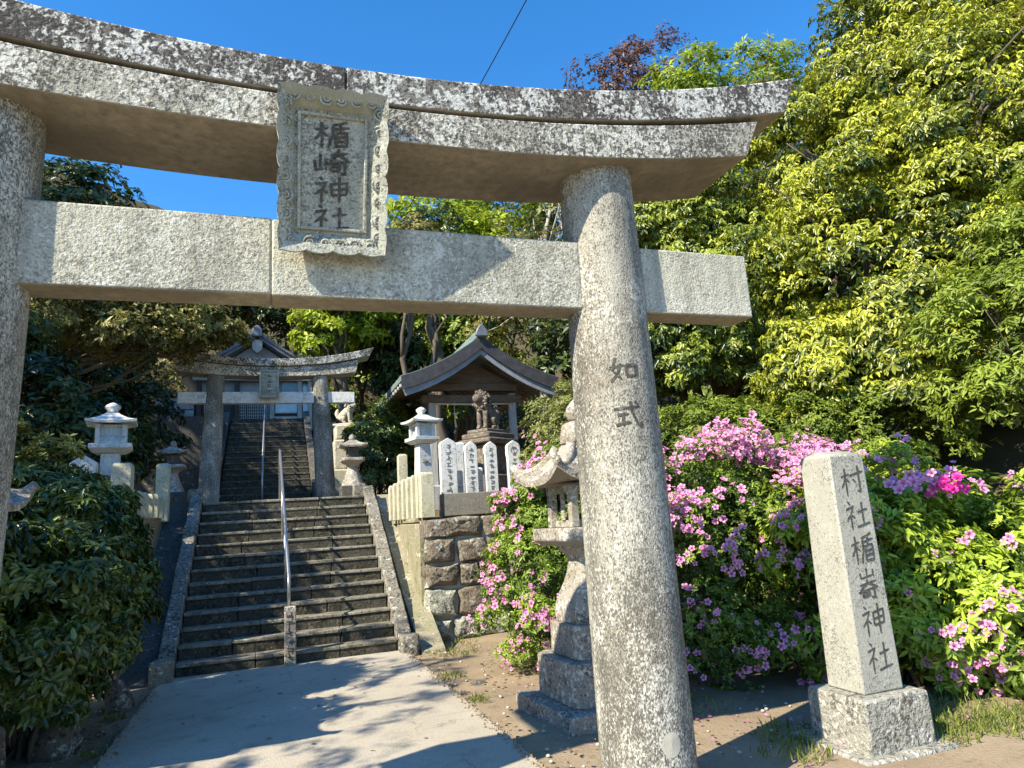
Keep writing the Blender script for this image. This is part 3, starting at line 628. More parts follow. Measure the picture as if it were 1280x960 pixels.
MB().lathe([(.045,2.43),(.075,2.455),(.088,2.50),(.078,2.56),(.04,2.61),(.005,2.64)], 18).build('finial', M['oldstone'], lan, smooth=True)
l2 = copy_tree(lan); l2.location = (-2.14,5.62,0); l2.rotation_euler = (0,0,R(-4)); l2['label'] = 'old stone lantern mostly hidden behind the left torii pillar, leaves around it'

def white_lantern(loc, sc, label):
    p = thing('white_lantern', label, 'stone lantern', loc, R(8), 'white granite lanterns'); p.scale = (sc,)*3
    MB().box(-.26,.26,-.26,.26,-.4,.04).build('base', M['white'], p, bevel=.01)
    MB().box(-.14,.14,-.14,.14,.04,.86,.025,.025).build('shaft', M['white'], p, bevel=.01)
    MB().rings([sq(.17,.862,.05), sq(.26,.92,.05), sq(.26,.98,.05)]).build('platform', M['white'], p, bevel=.008)
    f = MB()
    for sx in (-1,1):
        for sy in (-1,1): f.box(sx*.16-.03,sx*.16+.03,sy*.16-.03,sy*.16+.03,.982,1.25)
    f.box(-.15,.15,-.15,.15,.981,1.02).box(-.152,.152,-.152,.152,1.21,1.251); fo = f.build('fire_box', M['white'], p, bevel=.005)
    MB().box(-.128,.128,-.128,.128,1.02,1.21).build('window_pane', M['paleglass'], fo)
    gb = MB()
    for u in (-.06,0,.06): gb.box(u-.008,u+.008,-.14,-.13,1.02,1.21).box(-.14,-.13,u-.008,u+.008,1.02,1.21).box(.13,.14,u-.008,u+.008,1.02,1.21)
    gb.box(-.127,.127,-.1405,-.1305,1.10,1.116).box(.1305,.1405,-.127,.127,1.10,1.116); gb.build('lattice', M['white'], fo)
    swept_roof(.31,1.255,1.42,.025,.08,6,5,.035).build('roof', M['white'], p)
    MB().lathe([(.05,1.415),(.085,1.44),(.06,1.455),(.10,1.50),(.10,1.53),(.05,1.565),(.01,1.58)], 12).build('finial', M['white'], p, smooth=True)
    mb = MB(); scribble(mb, 0, -.135, .62, .11, .42, 2, 31, .006); mb.build('inscription', M['inkgrey'], p)['kind'] = 'stuff'
    return p
wl = white_lantern((-1.95,10.1,1.95), .93, 'white granite lantern in the shade behind the bush left of the steps')
w2 = copy_tree(wl); w2.location = (2.60,12.35,2.22); w2.rotation_euler = (0,0,R(12)); w2.scale = (.95,)*3; w2['label'] = 'sunlit white granite lantern in front of the small roofed pavilion'
tl = thing('memorial_tablet', 'white pointed tablet beside the shaded white lantern left of the steps', 'stone tablet', (-2.2,9.9,1.92), 0, 'white tablets on the wall')
MB().prism([(-.15,-.2),(.15,-.2),(.15,.70),(0,.80),(-.15,.70)], 'y', -.06, .06).build('slab', M['white'], tl, bevel=.008)
mb = MB(); scribble(mb, 0, -.062, .62, .13, .6, 5, 51); mb.build('inscription', M['inkgrey'], tl)['kind'] = 'stuff'

def small_lantern(loc, label):
    p = thing('small_stone_lantern', label, 'stone lantern', loc, 0, 'small mossy stone lanterns beside the second torii')
    MB().box(-.22,.22,-.22,.22,-.2,.12).build('base', M['darkconc'], p, bevel=.02)
    MB().lathe([(.20,.12),(.17,.2),(.10,.38),(.09,.45),(.14,.5)], 16).build('shaft', M['oldstone'], p, smooth='auto')
    MB().rings([sq(.13,.5,.2), sq(.2,.55,.2), sq(.2,.6,.2)]).build('platform', M['oldstone'], p, bevel=.01)
    MB().box(-.1,.1,-.1,.1,.6,.78).build('fire_box', M['darkconc'], p, bevel=.015)
    swept_roof(.24,.78,.92,.04,.06,5,4,.03).build('roof', M['oldstone'], p); MB().lathe([(.04,.91),(.06,.96),(.04,1.01),(.005,1.03)], 10).build('finial', M['oldstone'], p, smooth=True)
    return p
s1 = small_lantern((-1.62,13.4,2.3), 'small dark stone lantern left of the second torii')
s2 = copy_tree(s1); s2.location = (1.52,13.9,2.3); s2.scale = (1.12,)*3; s2['label'] = 'small grey stone lantern right of the second torii'

# ------------------------------------------------------------------ second torii
t2 = thing('torii_gate', 'smaller stone torii gate at the top of the lower steps, before the upper flight', 'torii gate', (-.04,15,2.17))
def c2(x): return abs(x)**2.2
def k2(x): return [(-.26,2.85+.05*c2(x)),(-.28,3.0+.055*c2(x)),(0,3.04+.055*c2(x)),(.28,3.0+.055*c2(x)),(.26,2.85+.05*c2(x))]
def s2f(x): return [(-.2,2.64+.028*c2(x)),(-.2,2.846+.05*c2(x)),(.2,2.846+.05*c2(x)),(.2,2.64+.028*c2(x))]
sweep_x(-2.12,2.12,k2,24,-.1,.1).build('top_lintel', M['lintel'], t2, bevel=.008)
sweep_x(-1.80,1.80,s2f,24,-.06,.06).build('lower_lintel', M['shimaki'], t2, bevel=.008)
MB().box(-1.72,1.74,-.085,.085,2.10,2.335).build('tie_beam', M['white'], t2, bevel=.01)
for sx in (-1,1):
    MB().rings([[(sx*(1.13-.04*z)+r*math.cos(a), r*math.sin(a), z) for a in np.linspace(0,2*math.pi,21)[:-1]] for z, r in ((-.1,.205),(1.4,.19),(2.7,.165))]).build('pillar', M['pillar'], t2, smooth='auto')
pq = MB().box(-.155,.155,-.3,-.22,2.2,2.72).build('name_plaque', M['plaque'], t2, bevel=.01)
fm = MB()
for a in ((-.19,-.15,2.17,2.75),(.15,.19,2.17,2.75)): fm.box(a[0],a[1],-.33,-.21,a[2],a[3])
fm.box(-.149,.149,-.328,-.212,2.17,2.215).box(-.149,.149,-.328,-.212,2.705,2.75); fm.build('plaque_frame', M['plaque'], pq, bevel=.01)
mb = MB(); scribble(mb, 0, -.301, 2.68, .12, .44, 4, 77); mb.build('inscription', M['ink'], pq)['kind'] = 'stuff'

# ------------------------------------------------------------------ upper staircase
us = thing('stone_staircase', 'upper flight of dark steps between the second torii and the shrine hall', 'staircase', (-.1,16,2.17))
for i in range(16):
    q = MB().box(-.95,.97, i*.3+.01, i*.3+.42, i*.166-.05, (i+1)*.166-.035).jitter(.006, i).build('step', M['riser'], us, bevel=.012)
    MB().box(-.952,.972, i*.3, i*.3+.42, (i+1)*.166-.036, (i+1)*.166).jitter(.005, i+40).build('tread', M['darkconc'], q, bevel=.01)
for x in (-1.15, .985):
    for k in range(6):
        a, b = k*.8, k*.8+.79; f = lambda y: y/.3*.166
        MB().prism([(a,f(a)-.3),(b,f(b)-.3),(b,f(b)+.26),(a,f(a)+.26)], 'x', x, x+.16).build('side_kerb', M['darkconc'], us, bevel=.015)
r2o = thing('handrail', 'thin pipe handrail in the middle of the upper dark steps', 'handrail', (-.16,16,2.2))
rel(MB().tube([(-.17,15.95,2.1),(-.17,15.95,3.15),(-.15,20.4,5.45),(-.15,20.75,5.5),(-.15,20.75,4.7)], .02, 8).build('rail_pipe', M['metal'], smooth=True), r2o)
rel(MB().tube([(-.16,18.3,3.3),(-.16,18.3,4.36)], .017, 8).build('rail_post', M['metal'], smooth=True), r2o)
structure('upper_terrace', MB().box(-7,1.0,20.85,30,2,4.83).box(-7.01,-1.16,18.6,20.84,2,4.6), M['darkconc'])

# ------------------------------------------------------------------ shrine hall
hall = thing('shrine_hall', 'grey shrine hall with tiled gable roof at the head of the upper steps', 'shrine building', (-.42,23,4.83))
HW, ZA, ZE = 2.15, 3.10, 1.72
MB().box(-3.1,1.95,.3,5,0,.95).build('lower_wall', M['darkwood'], hall, bevel=.01)
MB().box(-1.75,1.75,.35,5,.95,2.35).build('upper_wall', M['hallwall'], hall)
MB().prism([(-1.6,1.8),(1.6,1.8),(0,2.86)], 'y', .1, .34).build('gable_wall', M['hallwall'], hall)
gb = MB()
for i in range(13): x = -1.2+i*.2; gb.box(x-.012,x+.012,.085,.1,1.82,2.0+max(0,(1.2-abs(x))*.45))
gb.box(-1.4,1.4,.08,.099,1.98,2.01); gb.build('gable_lattice', M['eaveblue'], hall)
MB().box(-1.9,1.9,.0,.3,1.62,1.80).build('tie_beam', M['woodgrey'], hall, bevel=.01)
for sx in (-1,1):
    pl = []; n = 8
    for i in range(n+1):
        t = i/n; pl.append((sx*HW*t, ZA-(ZA-ZE)*(t**.86)))
    poly = pl+[(x, z-.14) for x, z in pl[::-1]]
    rf = MB().prism(poly, 'y', -.35, 5.2).build('roof', M['tile'], hall, smooth='auto')
    vt = MB(); vt.tube([(x,-.35,z+.03) for x, z in pl], .06, 8); vt.tube([(x,-.36,z-.10) for x, z in pl], .035, 6); vt.build('verge_tiles', M['tile'], rf, smooth=True)
    tl2 = MB()
    for k in range(14): tl2.tube([(x,-.05+k*.38,z+.02) for x, z in pl], .05, 6)
    tl2.build('roof_tile_rows', M['tile'], rf, smooth=True)
MB().box(-.10,.10,-.42,5.2,ZA-.02,ZA+.16).build('ridge', M['tile'], hall, bevel=.03)
MB().prism([(-.14,ZA-.15),(.14,ZA-.15),(.15,ZA+.08),(.05,ZA+.20),(-.05,ZA+.20),(-.15,ZA+.08)], 'y', -.5, -.40).build('ridge_end_tile', M['tile'], hall, bevel=.02)
MB().prism([(-.14,ZA-.55),(0,ZA-.66),(.14,ZA-.55),(.17,ZA-.22),(-.17,ZA-.22)], 'y', -.34, -.28).build('gable_pendant', M['woodgrey'], hall, bevel=.01)
for x in (-1.7,-.6,.45,1.3,1.62): MB().box(x-.07,x+.07,.1,.28,0,1.63).build('post', M['woodgrey' if x > .4 else 'darkwood'], hall, bevel=.01)
for i, x in enumerate((-.50,-.14,.20)):
    d = MB().box(x-.16,x+.16,.2,.24,.05,1.2).build('door', M['darkwood'], hall); lt = MB()
    for k in range(6): u = x-.15+k*.06; lt.box(u-.008,u+.008,.185,.199,.4,1.18)
    for k in range(8): z = .42+k*.1; lt.box(x-.16,x+.16,.18,.1845,z-.008,z+.008)
    lt.build('door_lattice', M['woodgrey'], d)
for (x0,x1,z0,z1,m) in ((.55,1.22,.62,1.02,'paleglass'),(.55,1.22,.1,.45,'paleglass'),(1.4,1.58,.2,1.5,'paleglass'),(.75,1.25,1.25,1.56,'glass'),(-2.95,-1.85,.75,1.05,'hallwall'),(-2.95,-1.85,.35,.7,'glass')):
    wd = MB().box(x0,x1,.235,.27,z0,z1).build('window', M[m], hall); MB().box(x0-.03,x1+.03,.22,.234,z1,z1+.04).box(x0-.03,x1+.03,.22,.234,z0-.04,z0).build('window_frame', M['woodgrey'], wd)
for (x0,z0) in ((-1.55,.95),(-1.28,1.0),(-1.55,.62),(-1.3,.66)): MB().box(x0,x0+.2,.16,.2,z0,z0+.24).build('notice', M['paper'], hall)
MB().box(1.7,4.5,1,1.5,0,.4).build('side_wall', M['palestone'], hall)

# ------------------------------------------------------------------ pavilion
pv = thing('roofed_pavilion', 'small open pavilion with verdigris copper gable roof behind the white tablets', 'pavilion', (4.25,14.2,2.17))
E, ZP, ZEV = 1.74, 3.36, 2.46
MB().box(-1.2,1.2,.35,3.3,-.3,.14).build('plinth', M['darkconc'], pv, bevel=.02)
for x in (-.93,.93):
    for y in (.45,3.1):
        pp = MB().box(x-.075,x+.075,y-.075,y+.075,.24,2.24).build('post', M['woodgrey' if y < 1 else 'wood'], pv, bevel=.01); MB().box(x-.12,x+.12,y-.12,y+.12,.14,.24).build('post_base', M['white'], pp, bevel=.01)
MB().box(-1.15,1.15,.36,.54,2.02,2.2).build('front_beam', M['wood'], pv, bevel=.01); MB().box(-1.05,1.05,.37,.53,2.3,2.46).build('front_beam', M['wood'], pv, bevel=.01)
MB().prism([(-1.0,2.46),(1.0,2.46),(0,2.95)], 'y', .42, .5).build('gable_board', M['wood'], pv)
for x in (-.93,.93): MB().box(x-.07,x+.07,.5,3.2,2.05,2.22).build('side_beam', M['wood'], pv, bevel=.01)
for x, ln in ((-.45,.55),(.05,.22),(.5,.6)): MB().tube([(x,.33,2.02),(x,.33,2.02-ln*.6),(x+.02,.33,2.02-ln)], [.008,.012,.028], 7).build('hanging_rope', M['rope'], pv, smooth=True)
MB().tube([(-.9,.36,2.0),(-.45,.34,1.985),(0,.34,1.98),(.45,.34,1.985),(.9,.36,2.0)], .018, 8).build('straw_rope', M['rope'], pv, smooth=True)
MB().box(-.55,.15,2.6,3.0,.14,.9).build('offering_shelf', M['wood'], pv, bevel=.01)
for sx in (-1,1):
    def prof(off, e=E): return [(sx*e*t, ZP-off-(ZP-ZEV)*(1.5*t-.5*t*t)*(1) ) for t in np.linspace(0,1,11)]
    top = prof(0); und = prof(.11)
    rf = MB().prism(top+und[::-1], 'y', -.42, 4.1).build('roof', M['copper'], pv, smooth='auto')
    seam = MB()
    for k in range(12): seam.tube([(x,-.2+k*.38,z+.004) for x, z in top], .012, 5)
    seam.build('roof_seam', M['copper'], rf)
    bd = prof(.02); bu = prof(.30); MB().prism([(x, z) for x, z in bd]+[(x*.995, z) for x, z in bu[::-1]], 'y', -.46, -.423).build('barge_board', M['roofdark'], pv)
    bd = prof(.27, E*.98); bu = prof(.42, E*.95); MB().prism(bd+bu[::-1], 'y', -.40, -.36).build('barge_board_lower', M['eaveblue'], pv)
    for k in range(15):
        y = -.2+k*.29; pts = prof(.17)[2:]; m = MB().tube([(x*.985, y, z) for x, z in pts[::2]], .035, 4); m.build('rafter', M['wood'], pv)
        x, z = pts[-1]; MB().box(x*.985-.01 if sx > 0 else x*.985-.02, x*.985+.02 if sx > 0 else x*.985+.01, y-.03, y+.03, z-.035, z+.03).build('rafter_end', M['white'], pv)
MB().box(-.09,.09,-.5,4.15,ZP-.06,ZP+.12,.02,0).build('ridge', M['copper'], pv, bevel=.02)
MB().prism([(-.15,ZP-.06),(.15,ZP-.06),(.11,ZP+.10),(.06,ZP+.16),(.03,ZP+.21),(-.03,ZP+.21),(-.06,ZP+.16),(-.11,ZP+.10)], 'y', -.58, -.50).build('ridge_end', M['tile'], pv, bevel=.02)
rw = tag(MB().box(2.6,7.2,17.9,18.3,2.0,3.3).build('rock_wall', M['palestone']), 'pale rough stone bank seen through the open pavilion', 'stone wall')

# ------------------------------------------------------------------ guardian lions
def lion(name, label, loc, rz, mat, sc=1, ped=True):
    p = thing(name, label, 'statue', loc, rz, 'guardian lion statues'); p.scale = (sc,)*3
    V = [(0,.16,.20),(0,.08,.30),(0,-.06,.42),(0,-.14,.50),(0,-.20,.60),(0,-.29,.58),(0,-.36,.55),   # pelvis..neck, head, muzzle
         (.07,-.13,.36),(.075,-.15,.2),(.075,-.15,.05),(.075,-.22,.03), (-.07,-.13,.36),(-.075,-.15,.2),(-.075,-.15,.05),(-.075,-.22,.03),
         (.12,.1,.16),(.14,-.04,.2),(.14,.06,.06),(.14,-.06,.03), (-.12,.1,.16),(-.14,-.04,.2),(-.14,.06,.06),(-.14,-.06,.03),
         (0,.27,.22),(0,.32,.36),(0,.27,.5)]
    Ed = [(0,1),(1,2),(2,3),(3,4),(4,5),(5,6),(2,7),(7,8),(8,9),(9,10),(2,11),(11,12),(12,13),(13,14),(0,15),(15,16),(16,17),(17,18),(0,19),(19,20),(20,21),(21,22),(0,23),(23,24),(24,25)]
    rad = [.13,.14,.15,.12,.115,.10,.06, .065,.05,.045,.04,.065,.05,.045,.04,.08,.06,.045,.04,.08,.06,.045,.04,.06,.08,.04]
    me = bpy.data.meshes.new('body'); me.from_pydata(V, Ed, []); me.materials.append(M[mat]); o = bpy.data.objects.new('body', me); COL.objects.link(o); o.parent = p
    o.modifiers.new('skin', 'SKIN'); 
    for i, r in enumerate(rad): me.skin_vertices[0].data[i].radius = (r, r); me.skin_vertices[0].data[i].use_root = (i == 0)
    sb = o.modifiers.new('sub', 'SUBSURF'); sb.levels = 2; sb.render_levels = 2; o.modifiers['skin'].use_smooth_shade = True
    mn = MB(); r = random.Random(4)
    for i in range(60):
        a = r.uniform(0,2*math.pi); q = r.uniform(.7,1.1); c = (math.cos(a)*.15*q, -.13+r.uniform(-.09,.10), .55+math.sin(a)*.17*q)
        mn.lathe([(.001,-.035),(.028,-.02),(.038,0),(.028,.02),(.001,.035)], 7, c)
    mn.build('mane', M[mat], p, smooth=True)
    ea = MB(); ea.lathe([(.035,0),(.03,.03),(.004,.05)], 6, (.10,-.2,.64)); e1 = ea.build('ear', M[mat], p); MB().lathe([(.035,0),(.03,.03),(.004,.05)], 6, (-.10,-.2,.64)).build('ear', M[mat], p)
    MB().box(-.24,.24,-.33,.36,-.07,0).build('plinth', M[mat], p, bevel=.02)
    return p
li = lion('guardian_lion', 'dark stone guardian lion seated on a pedestal in front of the pavilion', (4.03,12.9,3.34), R(-55), 'bronze', 1.05)
pdx = thing('statue_pedestal', 'dark carved stone pedestal under the seated guardian lion', 'pedestal', (4.03,12.9,2.1), R(-55))
MB().box(-.42,.42,-.5,.5,-.3,.35).build('base', M['bronze'], pdx, bevel=.03); MB().box(-.30,.30,-.38,.38,.35,.95,.03,.03).build('shaft', M['bronze'], pdx, bevel=.03)
MB().box(-.40,.40,-.48,.48,.95,1.05).build('cap', M['bronze'], pdx, bevel=.03); MB().box(-.34,.34,-.42,.42,1.05,1.165).build('cap', M['bronze'], pdx, bevel=.03)
l3 = lion('guardian_lion', 'pale stone guardian lion beside the right pillar of the second torii', (1.72,17,4.12), R(60), 'palestone', .75)
pd2 = thing('statue_pedestal', 'pale stacked stone pedestal right of the second torii', 'pedestal', (1.75,17,2.1), 0)
MB().box(-.5,.5,-.4,.4,-.2,.9).jitter(.02,5).build('base', M['palestone'], pd2, bevel=.04); MB().box(-.36,.36,-.32,.32,.9,1.6).jitter(.02,6).build('shaft', M['palestone'], pd2, bevel=.04); MB().box(-.3,.3,-.3,.3,1.6,1.965).jitter(.01,7).build('cap', M['palestone'], pd2, bevel=.04)

# ------------------------------------------------------------------ shrine name monument
mo = thing('name_monument', 'tall square granite pillar carved with the shrine name on a rough base at right', 'stone monument', (3.54,3.72,0), R(0))
MB().box(-.10,.66,-.08,.62,-.2,.015).jitter(.012,8).build('ground_slab', M['monbase'], mo, bevel=.02)
bs = MB(); n = 9
bs.box(0,.56,0,.52,-.02,.33,.006,.006); bs.build('base', M['monbase'], mo, bevel=.018)
def mon_face(u, v, h):
    z = v; t = (z-.33)/1.60; return (.13+.017*t+u, .10+.0175*t-h, z)
sh = MB(); a0, a1, b0, b1 = .11,.45,.10,.42; zt = 1.90; e = .018
sh.rings([[(a0,b0,.331),(a1,b0,.331),(a1,b1,.331),(a0,b1,.331)], [(a0+e,b0+e,zt),(a1-e,b0+e,zt),(a1-e,b1-e,zt),(a0+e,b1-e,zt)], [((a0+a1)/2-.1,b0+.12,zt+.03),((a0+a1)/2+.1,b0+.12,zt+.03),((a0+a1)/2+.1,b1-.12,zt+.03),((a0+a1)/2-.1,b1-.12,zt+.03)]])
sh.build('shaft', M['monument'], mo, bevel=.012)
for i, ch in enumerate('村社楯嵜神社'):
    mb = MB(); z0 = 1.82-i*.232
    brush(mb, GLYPH[ch], .205, lambda u, v, h, z0=z0: mon_face(u+.05, z0+v, h-.001), 7.5, .003, .16); mb.build('character', M['ink'], mo)

# ------------------------------------------------------------------ azaleas
def flower_mesh(seed):
    r = random.Random(seed); V = []; T = []; F = []
    for k in range(5):
        a = k*2*math.pi/5+r.uniform(-.1,.1); tl = r.uniform(-.1,.15); ca, sa = math.cos(a), math.sin(a)
        n = len(V)
        for (u, w, z, t) in ((.004,0,-.012,0),(.016,-.012,.006,.5),(.016,.012,.006,.5),(.030,-.013,.011+tl*.02,1),(.030,.013,.011+tl*.02,1),(.039,0,.008+tl*.03,1)):
            V.append((ca*u-sa*w, sa*u+ca*w, z)); T.append(t)
        F += [(n,n+1,n+2),(n+1,n+3,n+4,n+2),(n+3,n+5,n+4)]
    me = bpy.data.meshes.new('blossom'); me.from_pydata(V, [], F); at = me.attributes.new('tint','FLOAT','POINT'); at.data.foreach_set('value', T); me.materials.append(M['petal']); return me, np.array(V), F, np.array(T)
FL = [flower_mesh(i) for i in range(4)]
def azalea(name, label, loc, blobs, flowers, seed, mat='lf_azalea', clumps=60, tn=40, per=7, L=.05, Wd=.02, cat='shrub', tmean=.5, face=(-.35,-.8,.3), fzone=None, fsize=1.0, droop=.1, csize=(.16,.30)):
    r = thing(name, label, cat, loc); bl = [(b[0]-loc[0],b[1]-loc[1],b[2]-loc[2],b[3],b[4],b[5]) for b in blobs]; rg0 = random.Random(seed); mb = MB()
    for b in bl:
        for _ in range(5): limb(mb, (b[0]*.5+rg0.uniform(-.2,.2), b[1]*.5+rg0.uniform(-.2,.2), -.1), (b[0]+rg0.uniform(-.6,.6)*b[3], b[1]+rg0.uniform(-.6,.6)*b[4], b[2]+rg0.uniform(0,.5)*b[5]), .025, .006, rg0, .25, 5)
    mb.build('stem', M['bark'], r, smooth=True)
    o, P, A = crown(bl, clumps, tn, per, L, Wd, M[mat], r, seed, droop, csize=csize, tmean=tmean, tvar=.28, inner=.25, name='foliage', zmin=-.85)
    if flowers:
        rg = np.random.default_rng(seed+100); fa = np.array(face); wt = np.clip((nrm(A)@fa)+.15, 0, None)
        if fzone is not None: wt = wt*np.array([fzone(*(p+np.array(loc))) for p in P])
        # only tufts on the outside of the shrub bloom
        out = np.ones(len(P), bool)
        for b in bl: out &= (((P-np.array(b[:3]))/np.array(b[3:]))**2).sum(1) > .72
        wt = wt*out; wt /= wt.sum(); heads = rg.choice(len(P), size=min(flowers, int((wt > 0).sum())), replace=False, p=wt)
        pos = []; ax = []
        for i in heads:
            for _ in range(rg.integers(2,5)): pos.append(P[i]+nrm(A[i:i+1])[0]*.03+rg.normal(size=3)*.042*fsize); ax.append(nrm(A[i:i+1])[0]*.6+fa*.6+rg.normal(size=3)*.4)
        pos = np.array(pos); ax = nrm(np.array(ax)); dist = np.linalg.norm(pos+np.array(loc)-np.array((0,0,1.6)), axis=1); order = np.argsort(dist)
        sv = []; sl2 = []; sc = []; st = []; nb = 0
        for q, i in enumerate(order):
            s = fsize*rg.uniform(.6,1.25); rot = Vector(ax[i]).to_track_quat('Z','Y').to_matrix() @ Matrix.Rotation(rg.uniform(0,6.3),3,'Z'); me, V, F, T = FL[rg.integers(4)]
            if q < 300:
                b = bpy.data.objects.new('blossom', me); COL.objects.link(b); b.parent = r; b.matrix_local = Matrix.Translation(pos[i]) @ rot.to_4x4() @ Matrix.Scale(s,4)
            else:
                v = V@np.array(rot).T*s+pos[i]; sv.append(v); st.append(T)
                for f in F: sl2 += [x+nb for x in f]; sc.append(len(f))
                nb += len(v)
        if sv:
            o = raw_mesh('far_blossoms', np.concatenate(sv), np.array(sl2), np.array(sc), M['petal'], r, np.concatenate(st)); o['kind'] = 'stuff'
    return r
azalea('azalea_shrub', 'pink azalea shrub between the rubble wall and the foreground stone lantern', (3.2,7.6,0), [(3.0,7.6,.75,.75,.9,.95),(3.3,8.0,1.5,.75,.9,.75),(3.7,7.2,.8,.8,.9,.9),(3.3,8.1,1.65,.65,.8,.55),(3.9,8.4,2.1,.7,.8,.6)], 330, 21, tn=44, tmean=.62, fsize=.95)
azalea('azalea_shrub', 'large azalea shrub thick with pink blossom right of the near torii pillar', (4.7,6.0,0), [(4.3,6.1,.95,1.15,1.0,1.35),(5.3,6.2,1.0,1.2,1.1,1.25),(4.9,6.8,1.6,1.5,1.0,.9)], 1000, 22, clumps=75, tn=44, tmean=.42, fsize=.92, fzone=lambda x,y,z: 1.0 if z > 1.0 else .45 if z > .7 else .08)
azalea('azalea_shrub', 'bright green azalea with few pink clusters behind the carved monument', (5.6,4.8,0), [(5.2,5.0,.75,.85,.8,1.05),(6.2,4.6,.75,1.1,1.0,1.0),(7.2,4.3,.8,1.1,1.0,1.05),(6.2,5.6,1.15,1.4,.9,.95),(5.0,5.2,1.2,.7,.7,.7)], 230, 23, 'lf_azbright', clumps=60, tn=36, tmean=.75, L=.08, Wd=.03, fsize=1.0, face=(-.75,-.55,.35))
vz = [o for o in bpy.data.objects if o.get('label','').startswith('bright green azalea')][0]; M['vivid'] = M['petal'].copy(); M['vivid'].name = 'vivid_magenta_petal'
for n in M['vivid'].node_tree.nodes:
    if n.type == 'MIX':
        for q in (6, 7):
            if not n.inputs[q].is_linked: n.inputs[q].default_value = (0.72, 0.03, 0.34, 1)
vr = random.Random(5); vme = FL[1][0].copy(); vme.materials.clear(); vme.materials.append(M['vivid'])
for k in range(26):
    viv = k < 11; c = Vector((5.50,4.48,1.63)) if viv else Vector((5.36,4.56,1.75)) if k < 20 else Vector((5.12,4.6,1.70))
    b = bpy.data.objects.new('vivid_blossom' if viv else 'blossom', vme if viv else FL[k % 4][0]); COL.objects.link(b); b.parent = vz
    p = c+Vector((vr.gauss(0,.07), vr.gauss(0,.05), vr.gauss(0,.035 if viv else .06)))-vz.location
    b.matrix_local = Matrix.Translation(p) @ Vector((-.7+vr.gauss(0,.3),-.7+vr.gauss(0,.3),.4+vr.gauss(0,.3))).to_track_quat('Z','Y').to_matrix().to_4x4() @ Matrix.Rotation(vr.uniform(0,6),4,'Z') @ Matrix.Scale(vr.uniform(1,1.4),4)
    if viv: b['label'] = 'vivid magenta blossom'
azalea('pale_shrub', 'pale olive shrub with a few pink flowers right of the pavilion', (5.0,10.4,1.7), [(4.7,10.4,2.7,.8,.8,1.3),(5.4,10.6,3.0,.9,.9,1.2)], 14, 24, 'lf_pale', tn=40, tmean=.55, L=.055, Wd=.02)
azalea('clipped_shrub', 'dark green leafy shrub between the second torii and the pavilion', (2.3,16.2,2.2), [(2.35,16.0,3.3,.75,.9,1.3),(2.9,16.8,3.6,.8,.9,1.2)], 0, 25, 'lf_bush', tn=30, tmean=.5, L=.085, Wd=.035)
azalea('clipped_shrub', 'yellow green hedge on the slope above the pink azaleas', (6.2,8.0,1.5), [(5.6,8.2,2.4,1.0,.9,.7),(6.8,7.7,2.3,1.1,.9,.75),(7.9,7.2,2.3,1.1,.9,.8)], 0, 26, 'lf_fine', tn=36, tmean=.6, L=.06, Wd=.022)
azalea('white_azalea', 'white flowering low shrub on the slope behind the torii pillar', (5.2,8.8,1.4), [(5.2,8.8,2.3,.8,.7,.75),(4.4,9.2,2.6,.8,.7,.9)], 0, 27, 'lf_pale', tn=36, tmean=.7, L=.05, Wd=.02)
azalea('dark_bush', 'large dark broad leaved bush left of the steps, lit only at the top', (-2.0,7.0,0), [(-1.75,7.0,1.15,.72,1.1,.75),(-2.4,6.6,1.35,.8,1.0,.75),(-1.62,7.9,1.25,.45,.8,.75),(-2.1,7.7,1.9,.6,.8,.6),(-2.9,7.4,1.7,.7,.9,.8),(-1.75,7.4,1.75,.5,.7,.5),(-1.75,6.9,.95,.55,.8,.5),(-2.4,6.3,1.05,.6,.8,.6),(-1.85,7.1,.55,.5,.8,.42),(-2.5,6.9,.6,.6,.8,.5)], 0, 28, 'lf_bush', clumps=70, tn=40, tmean=.38, L=.078, Wd=.032, droop=.3)
azalea('young_shoots', 'tall sparse pale shoots rising out of the dark bush at left', (-2.3,7.6,1.6), [(-1.95,7.6,2.25,.28,.4,.45),(-2.35,7.3,2.4,.3,.4,.5)], 0, 29, 'lf_pale', clumps=14, tn=12, tmean=.6, L=.085, Wd=.026, droop=.0, cat='plant')

# ------------------------------------------------------------------ trees
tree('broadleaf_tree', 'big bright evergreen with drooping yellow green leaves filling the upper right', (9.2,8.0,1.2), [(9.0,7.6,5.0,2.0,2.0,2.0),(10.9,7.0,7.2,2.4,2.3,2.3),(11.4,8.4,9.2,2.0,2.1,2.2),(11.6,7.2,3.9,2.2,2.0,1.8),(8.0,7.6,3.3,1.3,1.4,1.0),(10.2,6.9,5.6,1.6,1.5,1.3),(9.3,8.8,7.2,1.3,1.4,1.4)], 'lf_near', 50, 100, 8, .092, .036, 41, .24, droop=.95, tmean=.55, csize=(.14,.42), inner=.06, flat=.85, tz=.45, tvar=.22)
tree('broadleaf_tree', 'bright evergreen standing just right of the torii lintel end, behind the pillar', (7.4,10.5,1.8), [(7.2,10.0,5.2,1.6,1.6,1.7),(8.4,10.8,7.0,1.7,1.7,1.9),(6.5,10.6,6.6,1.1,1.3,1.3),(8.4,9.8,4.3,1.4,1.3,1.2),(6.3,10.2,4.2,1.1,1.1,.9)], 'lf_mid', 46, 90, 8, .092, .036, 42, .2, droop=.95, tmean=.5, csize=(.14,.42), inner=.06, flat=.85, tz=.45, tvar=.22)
tree('fine_leaved_tree', 'small finer leaved green tree at the right edge of the view', (8.6,5.6,.8), [(8.3,5.7,3.2,1.0,1.0,1.1),(9.2,5.3,4.2,1.1,1.1,1.1)], 'lf_fine', 46, 34, 7, .085, .026, 43, .1, droop=.3, tmean=.65)
